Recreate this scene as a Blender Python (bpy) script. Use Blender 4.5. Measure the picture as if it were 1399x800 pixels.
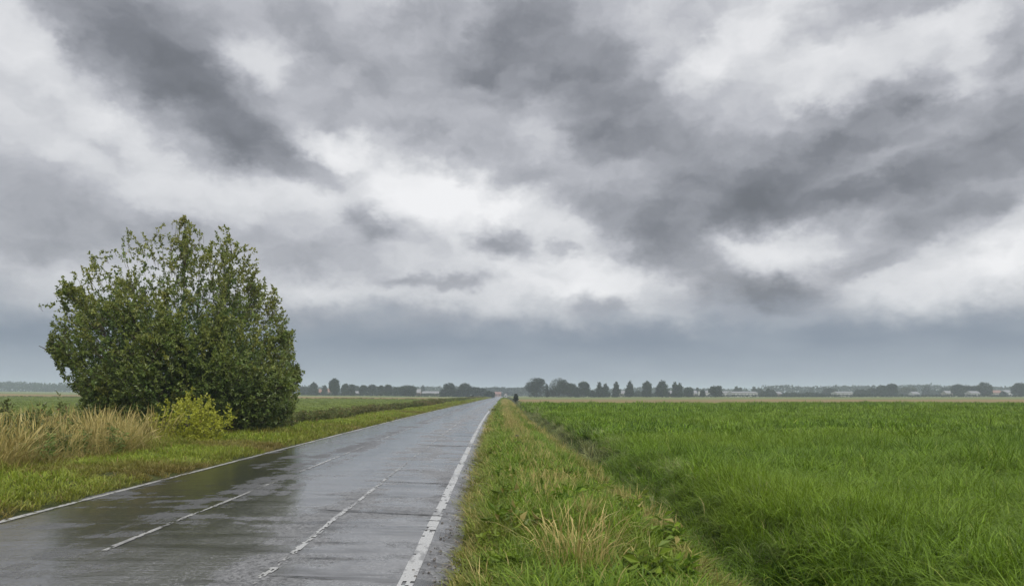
import bpy, bmesh, math, random
import numpy as np

# ------------------------------------------------------------------ scene, camera, light
for o in list(bpy.data.objects):
    bpy.data.objects.remove(o, do_unlink=True)
scene = bpy.context.scene
COL = scene.collection
R = math.radians
rng = np.random.default_rng(7)
random.seed(7)

F = 1050.0 / 1399.0                     # focal length in picture widths
HZ = 539.0                              # horizon row in the photograph
EYE = 1.6
cam_d = bpy.data.cameras.new('camera')
cam_d.sensor_width = 36.0
cam_d.lens = 36.0 * F
cam_d.shift_y = (HZ - 400.0) / 1399.0
cam_d.clip_start = 0.1
cam_d.clip_end = 20000.0
cam = bpy.data.objects.new('camera', cam_d)
COL.objects.link(cam)
cam.location = (0, 0, EYE)
cam.rotation_euler = (R(90), 0, 0)
scene.camera = cam

SUN_EL, SUN_AZ = 48.0, 150.0            # azimuth clockwise from +Y (view direction)
sun_d = bpy.data.lights.new('sun', 'SUN')
sun_d.energy = 1.5
sun_d.angle = R(40)
sun_d.color = (1.0, 0.97, 0.92)
sun = bpy.data.objects.new('sun', sun_d)
COL.objects.link(sun)
sun.rotation_euler = (R(90 - SUN_EL), 0, R(180 - SUN_AZ))

scene.view_settings.view_transform = 'Standard'
scene.view_settings.look = 'None'
scene.view_settings.exposure = 0.8
scene.view_settings.gamma = 1.0
scene.view_settings.use_curve_mapping = False
scene.render.engine = 'CYCLES'
cy = scene.cycles
cy.max_bounces = 6
cy.diffuse_bounces = 3
cy.glossy_bounces = 3
cy.transmission_bounces = 4
cy.volume_bounces = 1
cy.transparent_max_bounces = 8
cy.use_denoising = True
cy.sample_clamp_indirect = 6.0


class NT:
    """small helper round a node tree"""
    def __init__(self, tree):
        self.t = tree
        tree.nodes.clear()

    def n(self, typ, **kw):
        nd = self.t.nodes.new(typ)
        ins = kw.pop('ins', {})
        for k, v in kw.items():
            setattr(nd, k, v)
        for k, v in ins.items():
            self.put(nd.inputs[k], v)
        return nd

    def put(self, sock, v):
        if isinstance(v, bpy.types.NodeSocket):
            self.t.links.new(v, sock)
        elif v is not None:
            if isinstance(v, (tuple, list)) and len(v) == 3 and sock.type == 'RGBA':
                v = (*v, 1.0)
            sock.default_value = v

    def math(self, op, a, b=None, c=None, clamp=False):
        nd = self.n('ShaderNodeMath', operation=op, use_clamp=clamp)
        self.put(nd.inputs[0], a)
        if b is not None:
            self.put(nd.inputs[1], b)
        if c is not None:
            self.put(nd.inputs[2], c)
        return nd.outputs[0]

    def vmath(self, op, a, b=None, s=None):
        nd = self.n('ShaderNodeVectorMath', operation=op)
        self.put(nd.inputs[0], a)
        if b is not None:
            self.put(nd.inputs[1], b)
        if s is not None:
            self.put(nd.inputs['Scale'], s)
        return nd.outputs[0]

    def mix(self, f, a, b):
        nd = self.n('ShaderNodeMix', data_type='RGBA')
        self.put(nd.inputs[0], f)
        self.put(nd.inputs[6], a)
        self.put(nd.inputs[7], b)
        return nd.outputs[2]

    def ramp(self, f, stops, mode='LINEAR'):
        nd = self.n('ShaderNodeValToRGB')
        cr = nd.color_ramp
        cr.interpolation = mode
        while len(cr.elements) < len(stops):
            cr.elements.new(0.5)
        for e, (p, c) in zip(cr.elements, stops):
            e.position = p
            e.color = (*c, 1.0) if not isinstance(c, (int, float)) else (c, c, c, 1.0)
        self.put(nd.inputs[0], f)
        return nd.outputs[0]

    def noise(self, vec, scale, detail=4.0, rough=0.55, dist=0.0, out='Fac'):
        nd = self.n('ShaderNodeTexNoise')
        self.put(nd.inputs['Vector'], vec)
        nd.inputs['Scale'].default_value = scale
        nd.inputs['Detail'].default_value = detail
        nd.inputs['Roughness'].default_value = rough
        nd.inputs['Distortion'].default_value = dist
        return nd.outputs[out]

    def maprange(self, v, a, b, c=0.0, d=1.0, kind='SMOOTHSTEP'):
        nd = self.n('ShaderNodeMapRange', interpolation_type=kind)
        for i, x in enumerate((v, a, b, c, d)):
            self.put(nd.inputs[i], x)
        return nd.outputs[0]


def px_dir(px, py):
    """azimuth / elevation of a photograph pixel"""
    u, v = (px - 699.5) / 1050.0, (HZ - py) / 1050.0
    az = math.atan(u)
    return az, math.atan(v * math.cos(az))


# ------------------------------------------------------------------ sky: broken overcast
world = bpy.data.worlds.new('World')
scene.world = world
world.use_nodes = True
W = NT(world.node_tree)
tc = W.n('ShaderNodeTexCoord')
dirv = tc.outputs['Generated']
sep = W.n('ShaderNodeSeparateXYZ', ins={0: dirv})
az = W.math('ARCTAN2', sep.outputs[0], sep.outputs[1])
el = W.math('ARCSINE', sep.outputs[2])
ae = W.n('ShaderNodeCombineXYZ', ins={0: az, 1: el, 2: 0.0}).outputs[0]
# domain warp so that every cloud edge is torn
st = W.vmath('MULTIPLY', ae, (1.0, 1.45, 1.0))
w1 = W.vmath('SUBTRACT', W.noise(st, 5.0, 3.0, 0.55, out='Color'), (0.5, 0.5, 0.5))
w2 = W.vmath('SUBTRACT', W.noise(st, 19.0, 6.0, 0.62, out='Color'), (0.5, 0.5, 0.5))
wv = W.vmath('ADD', ae, W.vmath('MULTIPLY', w1, (0.055, 0.04, 0.0)))
wv = W.vmath('ADD', wv, W.vmath('MULTIPLY', w2, (0.080, 0.056, 0.0)))
# (x, y, rx, ry, angle (deg, + = falls to the right), amplitude)   in photograph pixels
CLOUDS = [
    # dark bank, upper left
    (130, 20, 150, 80, 25, -0.15), (240, 85, 150, 85, 34, -0.15), (305, 165, 105, 62, 34, -0.17), (350, 20, 110, 44, 12, -0.11),
    (330, 195, 50, 26, 20, -0.10), (410, 125, 60, 56, 20, -0.06),
    (345, 72, 66, 46, -25, 0.26), (400, 90, 50, 40, 30, 0.10), (20, 45, 60, 50, 40, 0.16), (95, 120, 100, 34, 40, 0.16), (205, 205, 80, 24, 40, 0.12),
    (50, 150, 110, 50, 36, 0.06), (120, 175, 120, 20, 26, -0.06),
    # grey mass left and centre
    (60, 265, 190, 48, 8, -0.13), (200, 260, 110, 22, 14, 0.05), (50, 325, 150, 28, 0, -0.09), (150, 330, 60, 20, 0, 0.06),
    (490, 110, 120, 80, 20, -0.05), (590, 130, 150, 90, 20, -0.10), (660, 50, 130, 80, 40, -0.10), (560, 35, 120, 40, 10, 0.04),
    (410, 170, 60, 34, 30, 0.02), (470, 195, 60, 20, -10, 0.15), (380, 205, 40, 24, 0, 0.10),
    # bright opening in the middle
    (520, 255, 170, 44, 10, 0.26), (640, 290, 140, 46, 14, 0.22), (500, 215, 60, 18, 20, 0.10), (400, 280, 90, 20, 10, 0.12),
    (425, 232, 70, 20, 16, -0.20), (395, 205, 40, 14, 20, -0.10), (492, 308, 34, 26, 34, -0.17), (560, 320, 70, 22, 10, -0.06),
    (400, 350, 190, 28, 8, -0.11), (595, 388, 80, 11, -2, -0.16), (480, 400, 140, 14, -3, 0.06),
    (692, 333, 50, 22, 4, -0.30), (672, 305, 26, 12, 0, -0.14), (768, 342, 24, 9, -18, -0.15),
    (780, 385, 120, 42, 12, 0.26), (680, 400, 130, 22, 0, 0.09), (740, 430, 120, 12, 0, 0.06), (818, 417, 46, 15, 6, -0.18),
    # broad grey arm from the top to the right
    (760, 50, 120, 100, 40, -0.15), (850, 150, 120, 80, 40, -0.12), (930, 210, 120, 60, 20, -0.13), (740, 180, 46, 34, 20, 0.16), (760, 240, 110, 40, 24, -0.05),
    (870, 290, 130, 34, 16, -0.10), (850, 60, 50, 50, 0, 0.04), (960, 20, 90, 24, -10, -0.07),
    (1000, 55, 90, 30, -30, 0.24), (1080, 12, 60, 22, -30, 0.16), (1115, 100, 70, 34, -4, 0.22), (1010, 120, 80, 30, -10, 0.06),
    (1280, 65, 110, 45, 15, 0.12), (1290, 125, 110, 14, 4, 0.12), (1385, 75, 46, 60, 0, -0.13), (1240, 5, 90, 16, 0, -0.14), (1330, 25, 60, 20, 0, 0.08),
    (1190, 165, 150, 52, -14, -0.17), (1240, 125, 50, 30, 0, -0.06), (1080, 195, 140, 18, 4, -0.08), (1215, 207, 90, 14, -16, 0.13),
    (1090, 270, 190, 54, -6, -0.24), (1010, 280, 80, 22, 0, -0.08), (1320, 225, 180, 56, -12, -0.19), (1230, 275, 120, 16, -14, 0.05), (1290, 305, 150, 20, -14, -0.15),
    (1390, 160, 90, 50, -10, -0.05),
    (940, 360, 130, 30, 22, -0.15), (1030, 410, 120, 26, 6, -0.18), (880, 310, 80, 34, 24, -0.07), (1150, 375, 120, 16, -14, -0.10),
    (1065, 340, 80, 26, -4, 0.26), (990, 335, 70, 16, 6, 0.14), (950, 285, 60, 20, -30, 0.16), (1120, 345, 60, 14, 0, 0.05),
    (1330, 385, 190, 50, -12, 0.28), (1190, 425, 130, 22, -6, 0.14), (1080, 440, 90, 10, 0, 0.08), (950, 432, 60, 10, 0, 0.08),
    (30, 400, 160, 34, 0, 0.02), (200, 430, 140, 30, 0, -0.06), (470, 430, 150, 24, 0, -0.11),
]
acc = None
for (x, y, rx, ry, a, amp) in CLOUDS:
    ca, ce = px_dir(x, y)
    k = math.cos(ca)
    mp = W.n('ShaderNodeMapping', vector_type='TEXTURE')
    W.put(mp.inputs['Vector'], wv)
    mp.inputs['Location'].default_value = (ca, ce, 0)
    mp.inputs['Rotation'].default_value = (0, 0, R(-a))
    mp.inputs['Scale'].default_value = (rx / 1050.0 * k * k * 1.55, ry / 1050.0 * k * 1.55, 1)
    g = W.n('ShaderNodeTexGradient', gradient_type='SPHERICAL')
    W.put(g.inputs[0], mp.outputs[0])
    acc = W.math('MULTIPLY_ADD', W.maprange(g.outputs['Fac'], 0.0, 0.85), amp * (0.62 if amp > 0 else 1.0), 0.0 if acc is None else acc)
# cloud deck in perspective, for body and for the sky outside the frame
st2_ = W.vmath('MULTIPLY', wv, (1.0, 1.5, 1.0))
zz = W.math('ADD', W.math('MAXIMUM', sep.outputs[2], 0.0), 0.16)
plane = W.n('ShaderNodeCombineXYZ', ins={0: W.math('DIVIDE', sep.outputs[0], zz),
                                         1: W.math('DIVIDE', sep.outputs[1], zz), 2: 0.0}).outputs[0]
nb = W.noise(plane, 1.1, 5.0, 0.5, 0.2)
nf = W.noise(st2_, 13.0, 8.0, 0.62, 0.3)
L = W.math('MULTIPLY_ADD', W.math('SUBTRACT', nb, 0.5), 0.17, 0.797)
L = W.math('MULTIPLY_ADD', W.math('SUBTRACT', nf, 0.5), 0.15, L)
# puffs: bright upper edge, dark underside
st2 = W.vmath('MULTIPLY', wv, (1.0, 1.6, 1.0))
p1 = W.noise(st2, 5.0, 5.0, 0.48)
p2 = W.noise(W.vmath('ADD', st2, (-0.010, 0.034, 0.0)), 5.0, 5.0, 0.48)
L = W.math('MULTIPLY_ADD', W.math('SUBTRACT', p1, p2), 0.72, L)
L = W.math('MULTIPLY_ADD', W.math('SUBTRACT', p1, 0.5), -0.14, L)
L = W.math('MULTIPLY_ADD', acc, 1.06, L)
# soft shoulder: highlights never burn out
L = W.math('SUBTRACT', L, W.math('MULTIPLY', W.math('MAXIMUM', W.math('SUBTRACT', L, 0.84), 0.0), 0.36))
cloud = W.ramp(L, [(0.38, (0.150, 0.158, 0.178)), (0.50, (0.214, 0.224, 0.252)), (0.62, (0.338, 0.350, 0.385)),
                   (0.74, (0.505, 0.515, 0.555)), (0.86, (0.700, 0.708, 0.735)), (0.98, (0.92, 0.92, 0.935))])
# rain-blue band over the horizon
sepw = W.n('ShaderNodeSeparateXYZ', ins={0: wv})
bandf = W.maprange(sepw.outputs[1], R(4.2), R(8.0), 1.0, 0.0)
bandc = W.ramp(W.maprange(el, R(-1), R(7), 0, 1, 'LINEAR'),
               [(0.0, (0.330, 0.375, 0.445)), (0.25, (0.310, 0.355, 0.430)), (0.6, (0.205, 0.250, 0.322)), (1.0, (0.245, 0.278, 0.338))])
nband = W.noise(W.vmath('MULTIPLY', ae, (1.0, 3.2, 1.0)), 7.0, 4.0, 0.5)
bandc = W.mix(W.maprange(nband, 0.3, 0.75, 0, 0.35), bandc, (0.40, 0.45, 0.51))
cloud = W.mix(W.math('MULTIPLY', bandf, 0.96), cloud, bandc)
sky = W.n('ShaderNodeTexSky', sky_type='NISHITA', sun_disc=False,
          sun_elevation=R(SUN_EL), sun_rotation=R(SUN_AZ), altitude=0.0, air_density=1.0, dust_density=3.0)
skyc = W.vmath('SCALE', sky.outputs[0], s=0.10)
cov = W.mix(0.97, skyc, cloud)
# an overcast sky grows brighter towards the zenith
cov = W.vmath('SCALE', cov, s=W.maprange(el, R(22), R(80), 1.0, 1.7))
bg = W.n('ShaderNodeBackground', ins={'Color': cov, 'Strength': 0.574})
world.cycles.sampling_method = 'MANUAL'
world.cycles.sample_map_resolution = 256
wo = W.n('ShaderNodeOutputWorld')
W.t.links.new(bg.outputs[0], wo.inputs['Surface'])


# ------------------------------------------------------------------ mesh helpers
def mesh_from(name, V, faces, attrs=None, mats=None, mi=None, smooth=False):
    """V (n,3) array; faces list of index arrays (m,k)"""
    V = np.asarray(V, dtype=np.float32)
    if isinstance(faces, np.ndarray):
        faces = [faces]
    faces = [np.asarray(f, dtype=np.int32) for f in faces if len(f)]
    me = bpy.data.meshes.new(name)
    me.vertices.add(len(V))
    me.vertices.foreach_set('co', V.ravel())
    nl = sum(f.size for f in faces)
    npoly = sum(len(f) for f in faces)
    if npoly:
        me.loops.add(nl)
        me.polygons.add(npoly)
        me.loops.foreach_set('vertex_index', np.concatenate([f.ravel() for f in faces]))
        tot = np.concatenate([np.full(len(f), f.shape[1], np.int32) for f in faces])
        start = np.concatenate([[0], np.cumsum(tot)[:-1]]).astype(np.int32)
        me.polygons.foreach_set('loop_start', start)
        me.polygons.foreach_set('loop_total', tot)
        if mi is not None:
            me.polygons.foreach_set('material_index', np.asarray(mi, np.int32))
        me.polygons.foreach_set('use_smooth', np.full(npoly, smooth))
    for k, a in (attrs or {}).items():
        a = np.asarray(a, np.float32)
        if a.ndim == 1:
            at = me.attributes.new(k, 'FLOAT', 'POINT')
            at.data.foreach_set('value', a)
        else:
            at = me.attributes.new(k, 'FLOAT_VECTOR', 'POINT')
            at.data.foreach_set('vector', a.ravel())
    for m in (mats or []):
        me.materials.append(m)
    me.update(calc_edges=True)
    me.validate()
    return me


def obj(name, me, parent=None, loc=None, **props):
    o = bpy.data.objects.new(name, me)
    COL.objects.link(o)
    if parent is not None:
        o.parent = parent
    if loc is not None:
        o.location = loc
    for k, v in props.items():
        o[k] = v
    return o


def thing(name, label, cat, loc, group=None, rz=0.0):
    o = bpy.data.objects.new(name, None)
    o.empty_display_size = 0.2
    COL.objects.link(o)
    o.location = loc
    o.rotation_euler = (0, 0, rz)
    o['label'] = label
    o['category'] = cat
    if group:
        o['group'] = group
    return o


def merge(parts):
    """parts: list of (V, [faces], {attrs}) -> one"""
    Vs, Fs, As, off = [], {}, {}, 0
    for V, fs, at in parts:
        Vs.append(V)
        for f in fs:
            if len(f):
                Fs.setdefault(f.shape[1], []).append(f + off)
        for k, a in at.items():
            As.setdefault(k, []).append(a)
        off += len(V)
    return np.concatenate(Vs), [np.concatenate(v) for v in Fs.values()], {k: np.concatenate(v) for k, v in As.items()}


def tube(P, rad, sides=5):
    """tapered tube along polyline P (n,3) with radii rad (n)"""
    P = np.asarray(P, float)
    rad = np.asarray(rad, float)
    T = np.gradient(P, axis=0)
    T /= np.linalg.norm(T, axis=1)[:, None] + 1e-9
    ref = np.where(np.abs(T[:, 2:3]) > 0.9, np.array([[1.0, 0, 0]]), np.array([[0, 0, 1.0]]))
    A = np.cross(T, ref)
    A /= np.linalg.norm(A, axis=1)[:, None] + 1e-9
    B = np.cross(T, A)
    ang = np.linspace(0, 2 * np.pi, sides, endpoint=False)
    V = (P[:, None, :] + rad[:, None, None] * (np.cos(ang)[None, :, None] * A[:, None, :] + np.sin(ang)[None, :, None] * B[:, None, :])).reshape(-1, 3)
    n = len(P)
    i = np.arange(n - 1)[:, None] * sides
    j = np.arange(sides)[None, :]
    a = i + j
    b = i + (j + 1) % sides
    return V, [np.stack([a, b, b + sides, a + sides], -1).reshape(-1, 4)], {}


def norm(v):
    return v / (np.linalg.norm(v, axis=-1, keepdims=True) + 1e-9)


def leaves(pos, d, size, aspect=0.5, fold=0.25, rnd=None, r=rng):
    """folded leaf (two triangles) at each pos pointing along d"""
    n = len(pos)
    d = norm(d)
    side = norm(np.cross(d, r.normal(size=(n, 3))))
    up = np.cross(side, d)
    size = np.broadcast_to(size, n)[:, None]
    mid = pos + d * size * 0.45
    V = np.stack([pos, mid + side * size * aspect * 0.5 + up * size * fold * 0.4, pos + d * size - up * size * 0.12,
                  mid - side * size * aspect * 0.5 + up * size * fold * 0.4], 1).reshape(-1, 3)
    b = np.arange(n)[:, None] * 4
    Fc = np.concatenate([b + np.array([[0, 1, 2]]), b + np.array([[0, 2, 3]])])
    if rnd is None:
        rnd = r.random(n)
    return V, [Fc], {'rnd': np.repeat(rnd, 4)}


def blades(n, radius, hmin, hmax, width, tilt=(0.05, 0.5), curve=(0.2, 1.3), seg=3, profile=None, r=rng, rect=None):
    """n curved grass blades growing from a disc"""
    a = r.random(n) * 2 * np.pi
    q = np.sqrt(r.random(n)) * radius
    base = np.stack([q * np.cos(a), q * np.sin(a), np.zeros(n)], 1)
    ph = a + r.normal(0, 0.9, n)
    h = hmin + (hmax - hmin) * r.random(n) ** 0.8
    th0 = tilt[0] + (tilt[1] - tilt[0]) * r.random(n) * (0.4 + 0.6 * q / max(radius, 1e-6))
    kv = curve[0] + (curve[1] - curve[0]) * r.random(n)
    bd = np.stack([np.cos(ph), np.sin(ph), np.zeros(n)], 1)
    tw = ph + np.pi / 2 + r.normal(0, 0.5, n)
    wd = np.stack([np.cos(tw), np.sin(tw), np.zeros(n)], 1)
    t = np.linspace(0, 1, seg + 1)
    P = [base]
    for i in range(seg):
        tm = (t[i] + t[i + 1]) / 2
        th = th0 + kv * tm ** 1.4
        P.append(P[-1] + (np.sin(th)[:, None] * bd + np.cos(th)[:, None] * np.array([[0, 0, 1.0]])) * (h / seg)[:, None])
    wv_ = width * (0.7 + 0.6 * r.random(n))
    if profile is None:
        profile = [0.75, 1.0, 0.8, 0.45, 0.3][:seg] if seg > 2 else [0.9, 0.8]
    V = []
    for i in range(seg):
        V += [P[i] - wd * (wv_ * profile[i] * 0.5)[:, None], P[i] + wd * (wv_ * profile[i] * 0.5)[:, None]]
    V.append(P[seg])
    k = 2 * seg + 1
    V = np.stack(V, 1).reshape(-1, 3)
    b = np.arange(n)[:, None] * k
    quads = np.concatenate([b + np.array([[2 * i, 2 * i + 1, 2 * i + 3, 2 * i + 2]]) for i in range(seg - 1)])
    tris = b + np.array([[2 * seg - 2, 2 * seg - 1, 2 * seg]])
    return V, [quads, tris], {'rnd': np.repeat(r.random(n), k)}


def fbm(x, y, seed=0, oct=4):
    """cheap smooth pseudo-noise, about -1..1"""
    q = np.random.default_rng(seed)
    s = 0.0
    amp = 1.0
    tot = 0.0
    for i in range(oct):
        for _ in range(3):
            a = q.random() * 2 * np.pi
            k = (2.0 ** i) * (0.7 + 0.6 * q.random())
            s = s + amp * np.sin(k * (np.cos(a) * x + np.sin(a) * y) + q.random() * 6.283 + 1.3 * np.sin(k * 0.6 * (np.sin(a) * x - np.cos(a) * y) + q.random() * 6))
            tot += amp
        amp *= 0.55
    return s / tot * 1.8


# ------------------------------------------------------------------ materials
def new_mat(name):
    m = bpy.data.materials.new(name)
    m.use_nodes = True
    T = NT(m.node_tree)
    out = T.n('ShaderNodeOutputMaterial')
    return m, T, out


def mat_foliage(name, dark, light, odd=None, odd_at=0.9, tint=None, tint_max=0.8, trans=0.35, rough=0.45, spec=0.28, tip=None):
    """two-sided leaf or blade; per-leaf variation from 'rnd', patch variation from the instance's 'tint'"""
    m, T, out = new_mat(name)
    rnd = T.n('ShaderNodeAttribute', attribute_name='rnd').outputs['Fac']
    c = T.mix(rnd, dark, light)
    oi = T.n('ShaderNodeObjectInfo').outputs['Random']
    if odd is not None:
        c = T.mix(T.maprange(rnd, odd_at - 0.02, odd_at + 0.02, 0, 0.9), c, odd)
    if tint is not None:
        tv = T.n('ShaderNodeAttribute', attribute_name='tint', attribute_type='INSTANCER').outputs['Fac']
        c = T.mix(T.math('MULTIPLY', tv, tint_max), c, tint)
    hs = T.n('ShaderNodeHueSaturation')
    T.put(hs.inputs['Color'], c)
    T.put(hs.inputs['Value'], T.maprange(oi, 0, 1, 0.8, 1.2, 'LINEAR'))
    c = hs.outputs[0]
    p = T.n('ShaderNodeBsdfPrincipled', ins={'Base Color': c, 'Roughness': rough, 'Specular IOR Level': spec})
    tr = T.n('ShaderNodeBsdfTranslucent', ins={'Color': c})
    mx = T.n('ShaderNodeMixShader', ins={0: trans, 1: p.outputs[0], 2: tr.outputs[0]})
    T.put(out.inputs['Surface'], mx.outputs[0])
    return m


def mat_plain(name, c1, c2, scale=3.0, rough=0.8, bump=0.0, detail=4.0, coord='Object'):
    m, T, out = new_mat(name)
    v = T.n('ShaderNodeTexCoord').outputs[coord]
    nz = T.noise(v, scale, detail, 0.6)
    c = T.mix(T.maprange(nz, 0.3, 0.7), c1, c2)
    p = T.n('ShaderNodeBsdfPrincipled', ins={'Base Color': c, 'Roughness': rough})
    if bump:
        b = T.n('ShaderNodeBump', ins={'Strength': bump, 'Distance': 0.05, 'Height': nz})
        T.put(p.inputs['Normal'], b.outputs[0])
    T.put(out.inputs['Surface'], p.outputs[0])
    return m


def mat_field(name, cols, s1=0.06, s2=1.4, stretch=(1, 1, 1)):
    """ground seen far away: patches of colour at two sizes"""
    m, T, out = new_mat(name)
    v = T.n('ShaderNodeTexCoord').outputs['Object']
    v = T.vmath('MULTIPLY', v, stretch)
    a = T.noise(v, s1, 3.0, 0.55)
    b = T.noise(v, s2, 5.0, 0.65)
    c = T.mix(T.maprange(a, 0.35, 0.65), cols[0], cols[1])
    c = T.mix(T.maprange(b, 0.4, 0.75, 0, 0.8), c, cols[2])
    p = T.n('ShaderNodeBsdfPrincipled', ins={'Base Color': c, 'Roughness': 0.85, 'Specular IOR Level': 0.15})
    bm = T.n('ShaderNodeBump', ins={'Strength': 0.6, 'Distance': 0.15, 'Height': b})
    T.put(p.inputs['Normal'], bm.outputs[0])
    T.put(out.inputs['Surface'], p.outputs[0])
    return m


M = {}
M['soil'] = mat_field('soil_and_thatch', ((0.035, 0.045, 0.014), (0.055, 0.070, 0.018), (0.085, 0.080, 0.03)), 0.8, 9.0)
M['green'] = mat_field('green_field_ground', ((0.075, 0.130, 0.024), (0.100, 0.160, 0.032), (0.055, 0.095, 0.02)), 0.03, 1.2, (0.5, 1, 1))
M['tan'] = mat_field('stubble_field', ((0.250, 0.172, 0.078), (0.170, 0.145, 0.058), (0.20, 0.15, 0.065)), 0.035, 0.3, (0.25, 1, 1))
M['pale'] = mat_field('pale_green_field', ((0.150, 0.175, 0.060), (0.120, 0.155, 0.050), (0.18, 0.175, 0.075)), 0.02, 0.4, (0.25, 1, 1))
M['pasture_blade'] = mat_foliage('pasture_blades', (0.090, 0.145, 0.022), (0.210, 0.290, 0.050), tint=(0.23, 0.25, 0.06), tint_max=0.6)
M['olive'] = mat_field('pasture_ground', ((0.110, 0.160, 0.030), (0.140, 0.185, 0.038), (0.09, 0.125, 0.025)), 0.03, 1.2, (0.5, 1, 1))
M['field_blade'] = mat_foliage('field_grass_blades', (0.024, 0.066, 0.004), (0.235, 0.385, 0.026), (0.46, 0.46, 0.12), 0.985, (0.255, 0.350, 0.034), 0.65)
M['verge_blade'] = mat_foliage('verge_grass_blades', (0.055, 0.120, 0.010), (0.260, 0.385, 0.036), (0.42, 0.34, 0.13), 0.95, (0.26, 0.20, 0.065), 0.85)
M['left_blade'] = mat_foliage('short_grass_blades', (0.130, 0.190, 0.018), (0.360, 0.430, 0.048), (0.32, 0.22, 0.09), 0.91, (0.20, 0.14, 0.048), 0.8)
M['dry_blade'] = mat_foliage('dry_grass_blades', (0.42, 0.32, 0.105), (0.72, 0.59, 0.25), (0.20, 0.22, 0.04), 0.86, (0.19, 0.18, 0.045), 0.8, trans=0.25)
M['weed_leaf'] = mat_foliage('ditch_weed_leaves', (0.070, 0.125, 0.020), (0.230, 0.300, 0.080), (0.46, 0.37, 0.16), 0.94, (0.36, 0.36, 0.16), 0.75)
M['hedge_leaf'] = mat_foliage('field_edge_weed_leaves', (0.065, 0.105, 0.022), (0.175, 0.225, 0.050), (0.26, 0.17, 0.08), 0.90, (0.22, 0.165, 0.075), 0.8)


# ------------------------------------------------------------------ the lie of the land
def xs(Y):
    """sideways position of the road's reference line at depth Y"""
    Y = np.asarray(Y, float)
    return -0.0252 * Y + 0.0152 * 14 * np.log1p(np.exp(np.clip((Y - 50) / 14, -40, 40))) + \
        np.where(Y > 610, 0.0152 * 14 * 0, 0)


def smooth(a, b, x):
    t = np.clip((x - a) / (b - a), 0, 1)
    return t * t * (3 - 2 * t)


PS = np.array([-4000, -1500, -60, -13, -10.5, -8.6, -7.3, -6.75, -6.4, -5.5, -0.6, -0.25, 0.1, 0.9, 1.7, 2.05, 2.5, 2.85, 3.2, 3.75, 4.6, 7, 4000], float)
PZ = np.array([0, 0, 0, 0.02, 0.07, 0.13, 0.09, 0.02, -0.06, -0.10, -0.10, -0.05, 0.03, 0.01, -0.08, -0.14, -0.58, -0.72, -0.50, -0.06, 0.02, 0, 0], float)


def zg(s, Y):
    s = np.asarray(s, float)
    Y = np.asarray(Y, float)
    z = np.interp(s, PS, PZ)
    rough = np.where((s > -6.4) & (s < -0.5), 0.0, 1.0) * np.clip(np.minimum(np.abs(s + 6.4), np.abs(s + 0.4)) / 1.0, 0, 1)
    z = z + rough * 0.045 * fbm(s * 1.1, Y * 0.9, 3, 3)
    z = z + np.clip((np.abs(s) - 8) / 20, 0, 1) * 0.08 * fbm(s * 0.07, Y * 0.07, 5, 2)
    z = z + 0.0092 * np.clip(-s - 15, 0, 1500) * smooth(80, 350, Y)
    return z


def at(px, py_or_Y, Y=None):
    """world X for photograph column px at depth Y"""
    return (px - 699.5) / 1050.0 * py_or_Y


def ground_z(X, Y):
    return float(zg(X - xs(Y), Y))


s_lines = np.concatenate([-np.geomspace(3500, 16, 34), np.arange(-14, -6.4, 0.45), [-6.4, -5.5, -3, -0.6],
                          np.arange(-0.4, 5.2, 0.22), np.geomspace(5.6, 3500, 42)])
s_lines = np.unique(np.round(s_lines, 3))
y_lines = np.unique(np.round(np.concatenate([[-300, -120, -50, -20, -8], np.arange(-2, 30, 0.6), np.arange(30, 80, 1.6), np.geomspace(80, 3400, 60), [118, 270, 250, 360]]), 2))
SS, YY = np.meshgrid(s_lines, y_lines)
GX = SS + xs(np.clip(YY, -300, 700))
GZ = zg(SS, YY)
V = np.stack([GX, YY, GZ], -1).reshape(-1, 3)
ns, ny = len(s_lines), len(y_lines)
i = np.arange(ny - 1)[:, None] * ns
j = np.arange(ns - 1)[None, :]
q = np.stack([i + j, i + j + 1, i + j + 1 + ns, i + j + ns], -1).reshape(-1, 4)
sm = (s_lines[:-1] + s_lines[1:]) / 2
ym = (y_lines[:-1] + y_lines[1:]) / 2
SM, YM = np.meshgrid(sm, ym)
mi = np.where((SM > -11) & (SM < 4.6), 0, 1)
mi = np.where((SM >= 4.6) & (YM > 118), 2, mi)
mi = np.where((SM >= 4.6) & (YM > 270), 3, mi)
mi = np.where((SM <= -11), 4, mi)
mi = np.where((SM <= -11) & (YM > 250), 2, mi)
mi = np.where((SM <= -11) & (YM > 360), 3, mi)
obj('ground', mesh_from('ground', V, q, mats=[M['soil'], M['green'], M['tan'], M['pale'], M['olive']], mi=mi.ravel(), smooth=True), kind='structure')

# ------------------------------------------------------------------ the wet road
m, T, out = new_mat('wet_asphalt')
rc = T.n('ShaderNodeAttribute', attribute_name='rc').outputs['Vector']     # (across, along) in metres
sx = T.n('ShaderNodeSeparateXYZ', ins={0: rc})
S, Yv = sx.outputs[0], sx.outputs[1]


def lane(c, w):
    """bump round an offset across the road"""
    d = T.math('DIVIDE', T.math('SUBTRACT', S, c), w)
    return T.math('EXPONENT', T.math('MULTIPLY', T.math('MULTIPLY', d, d), -1.0))


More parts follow.
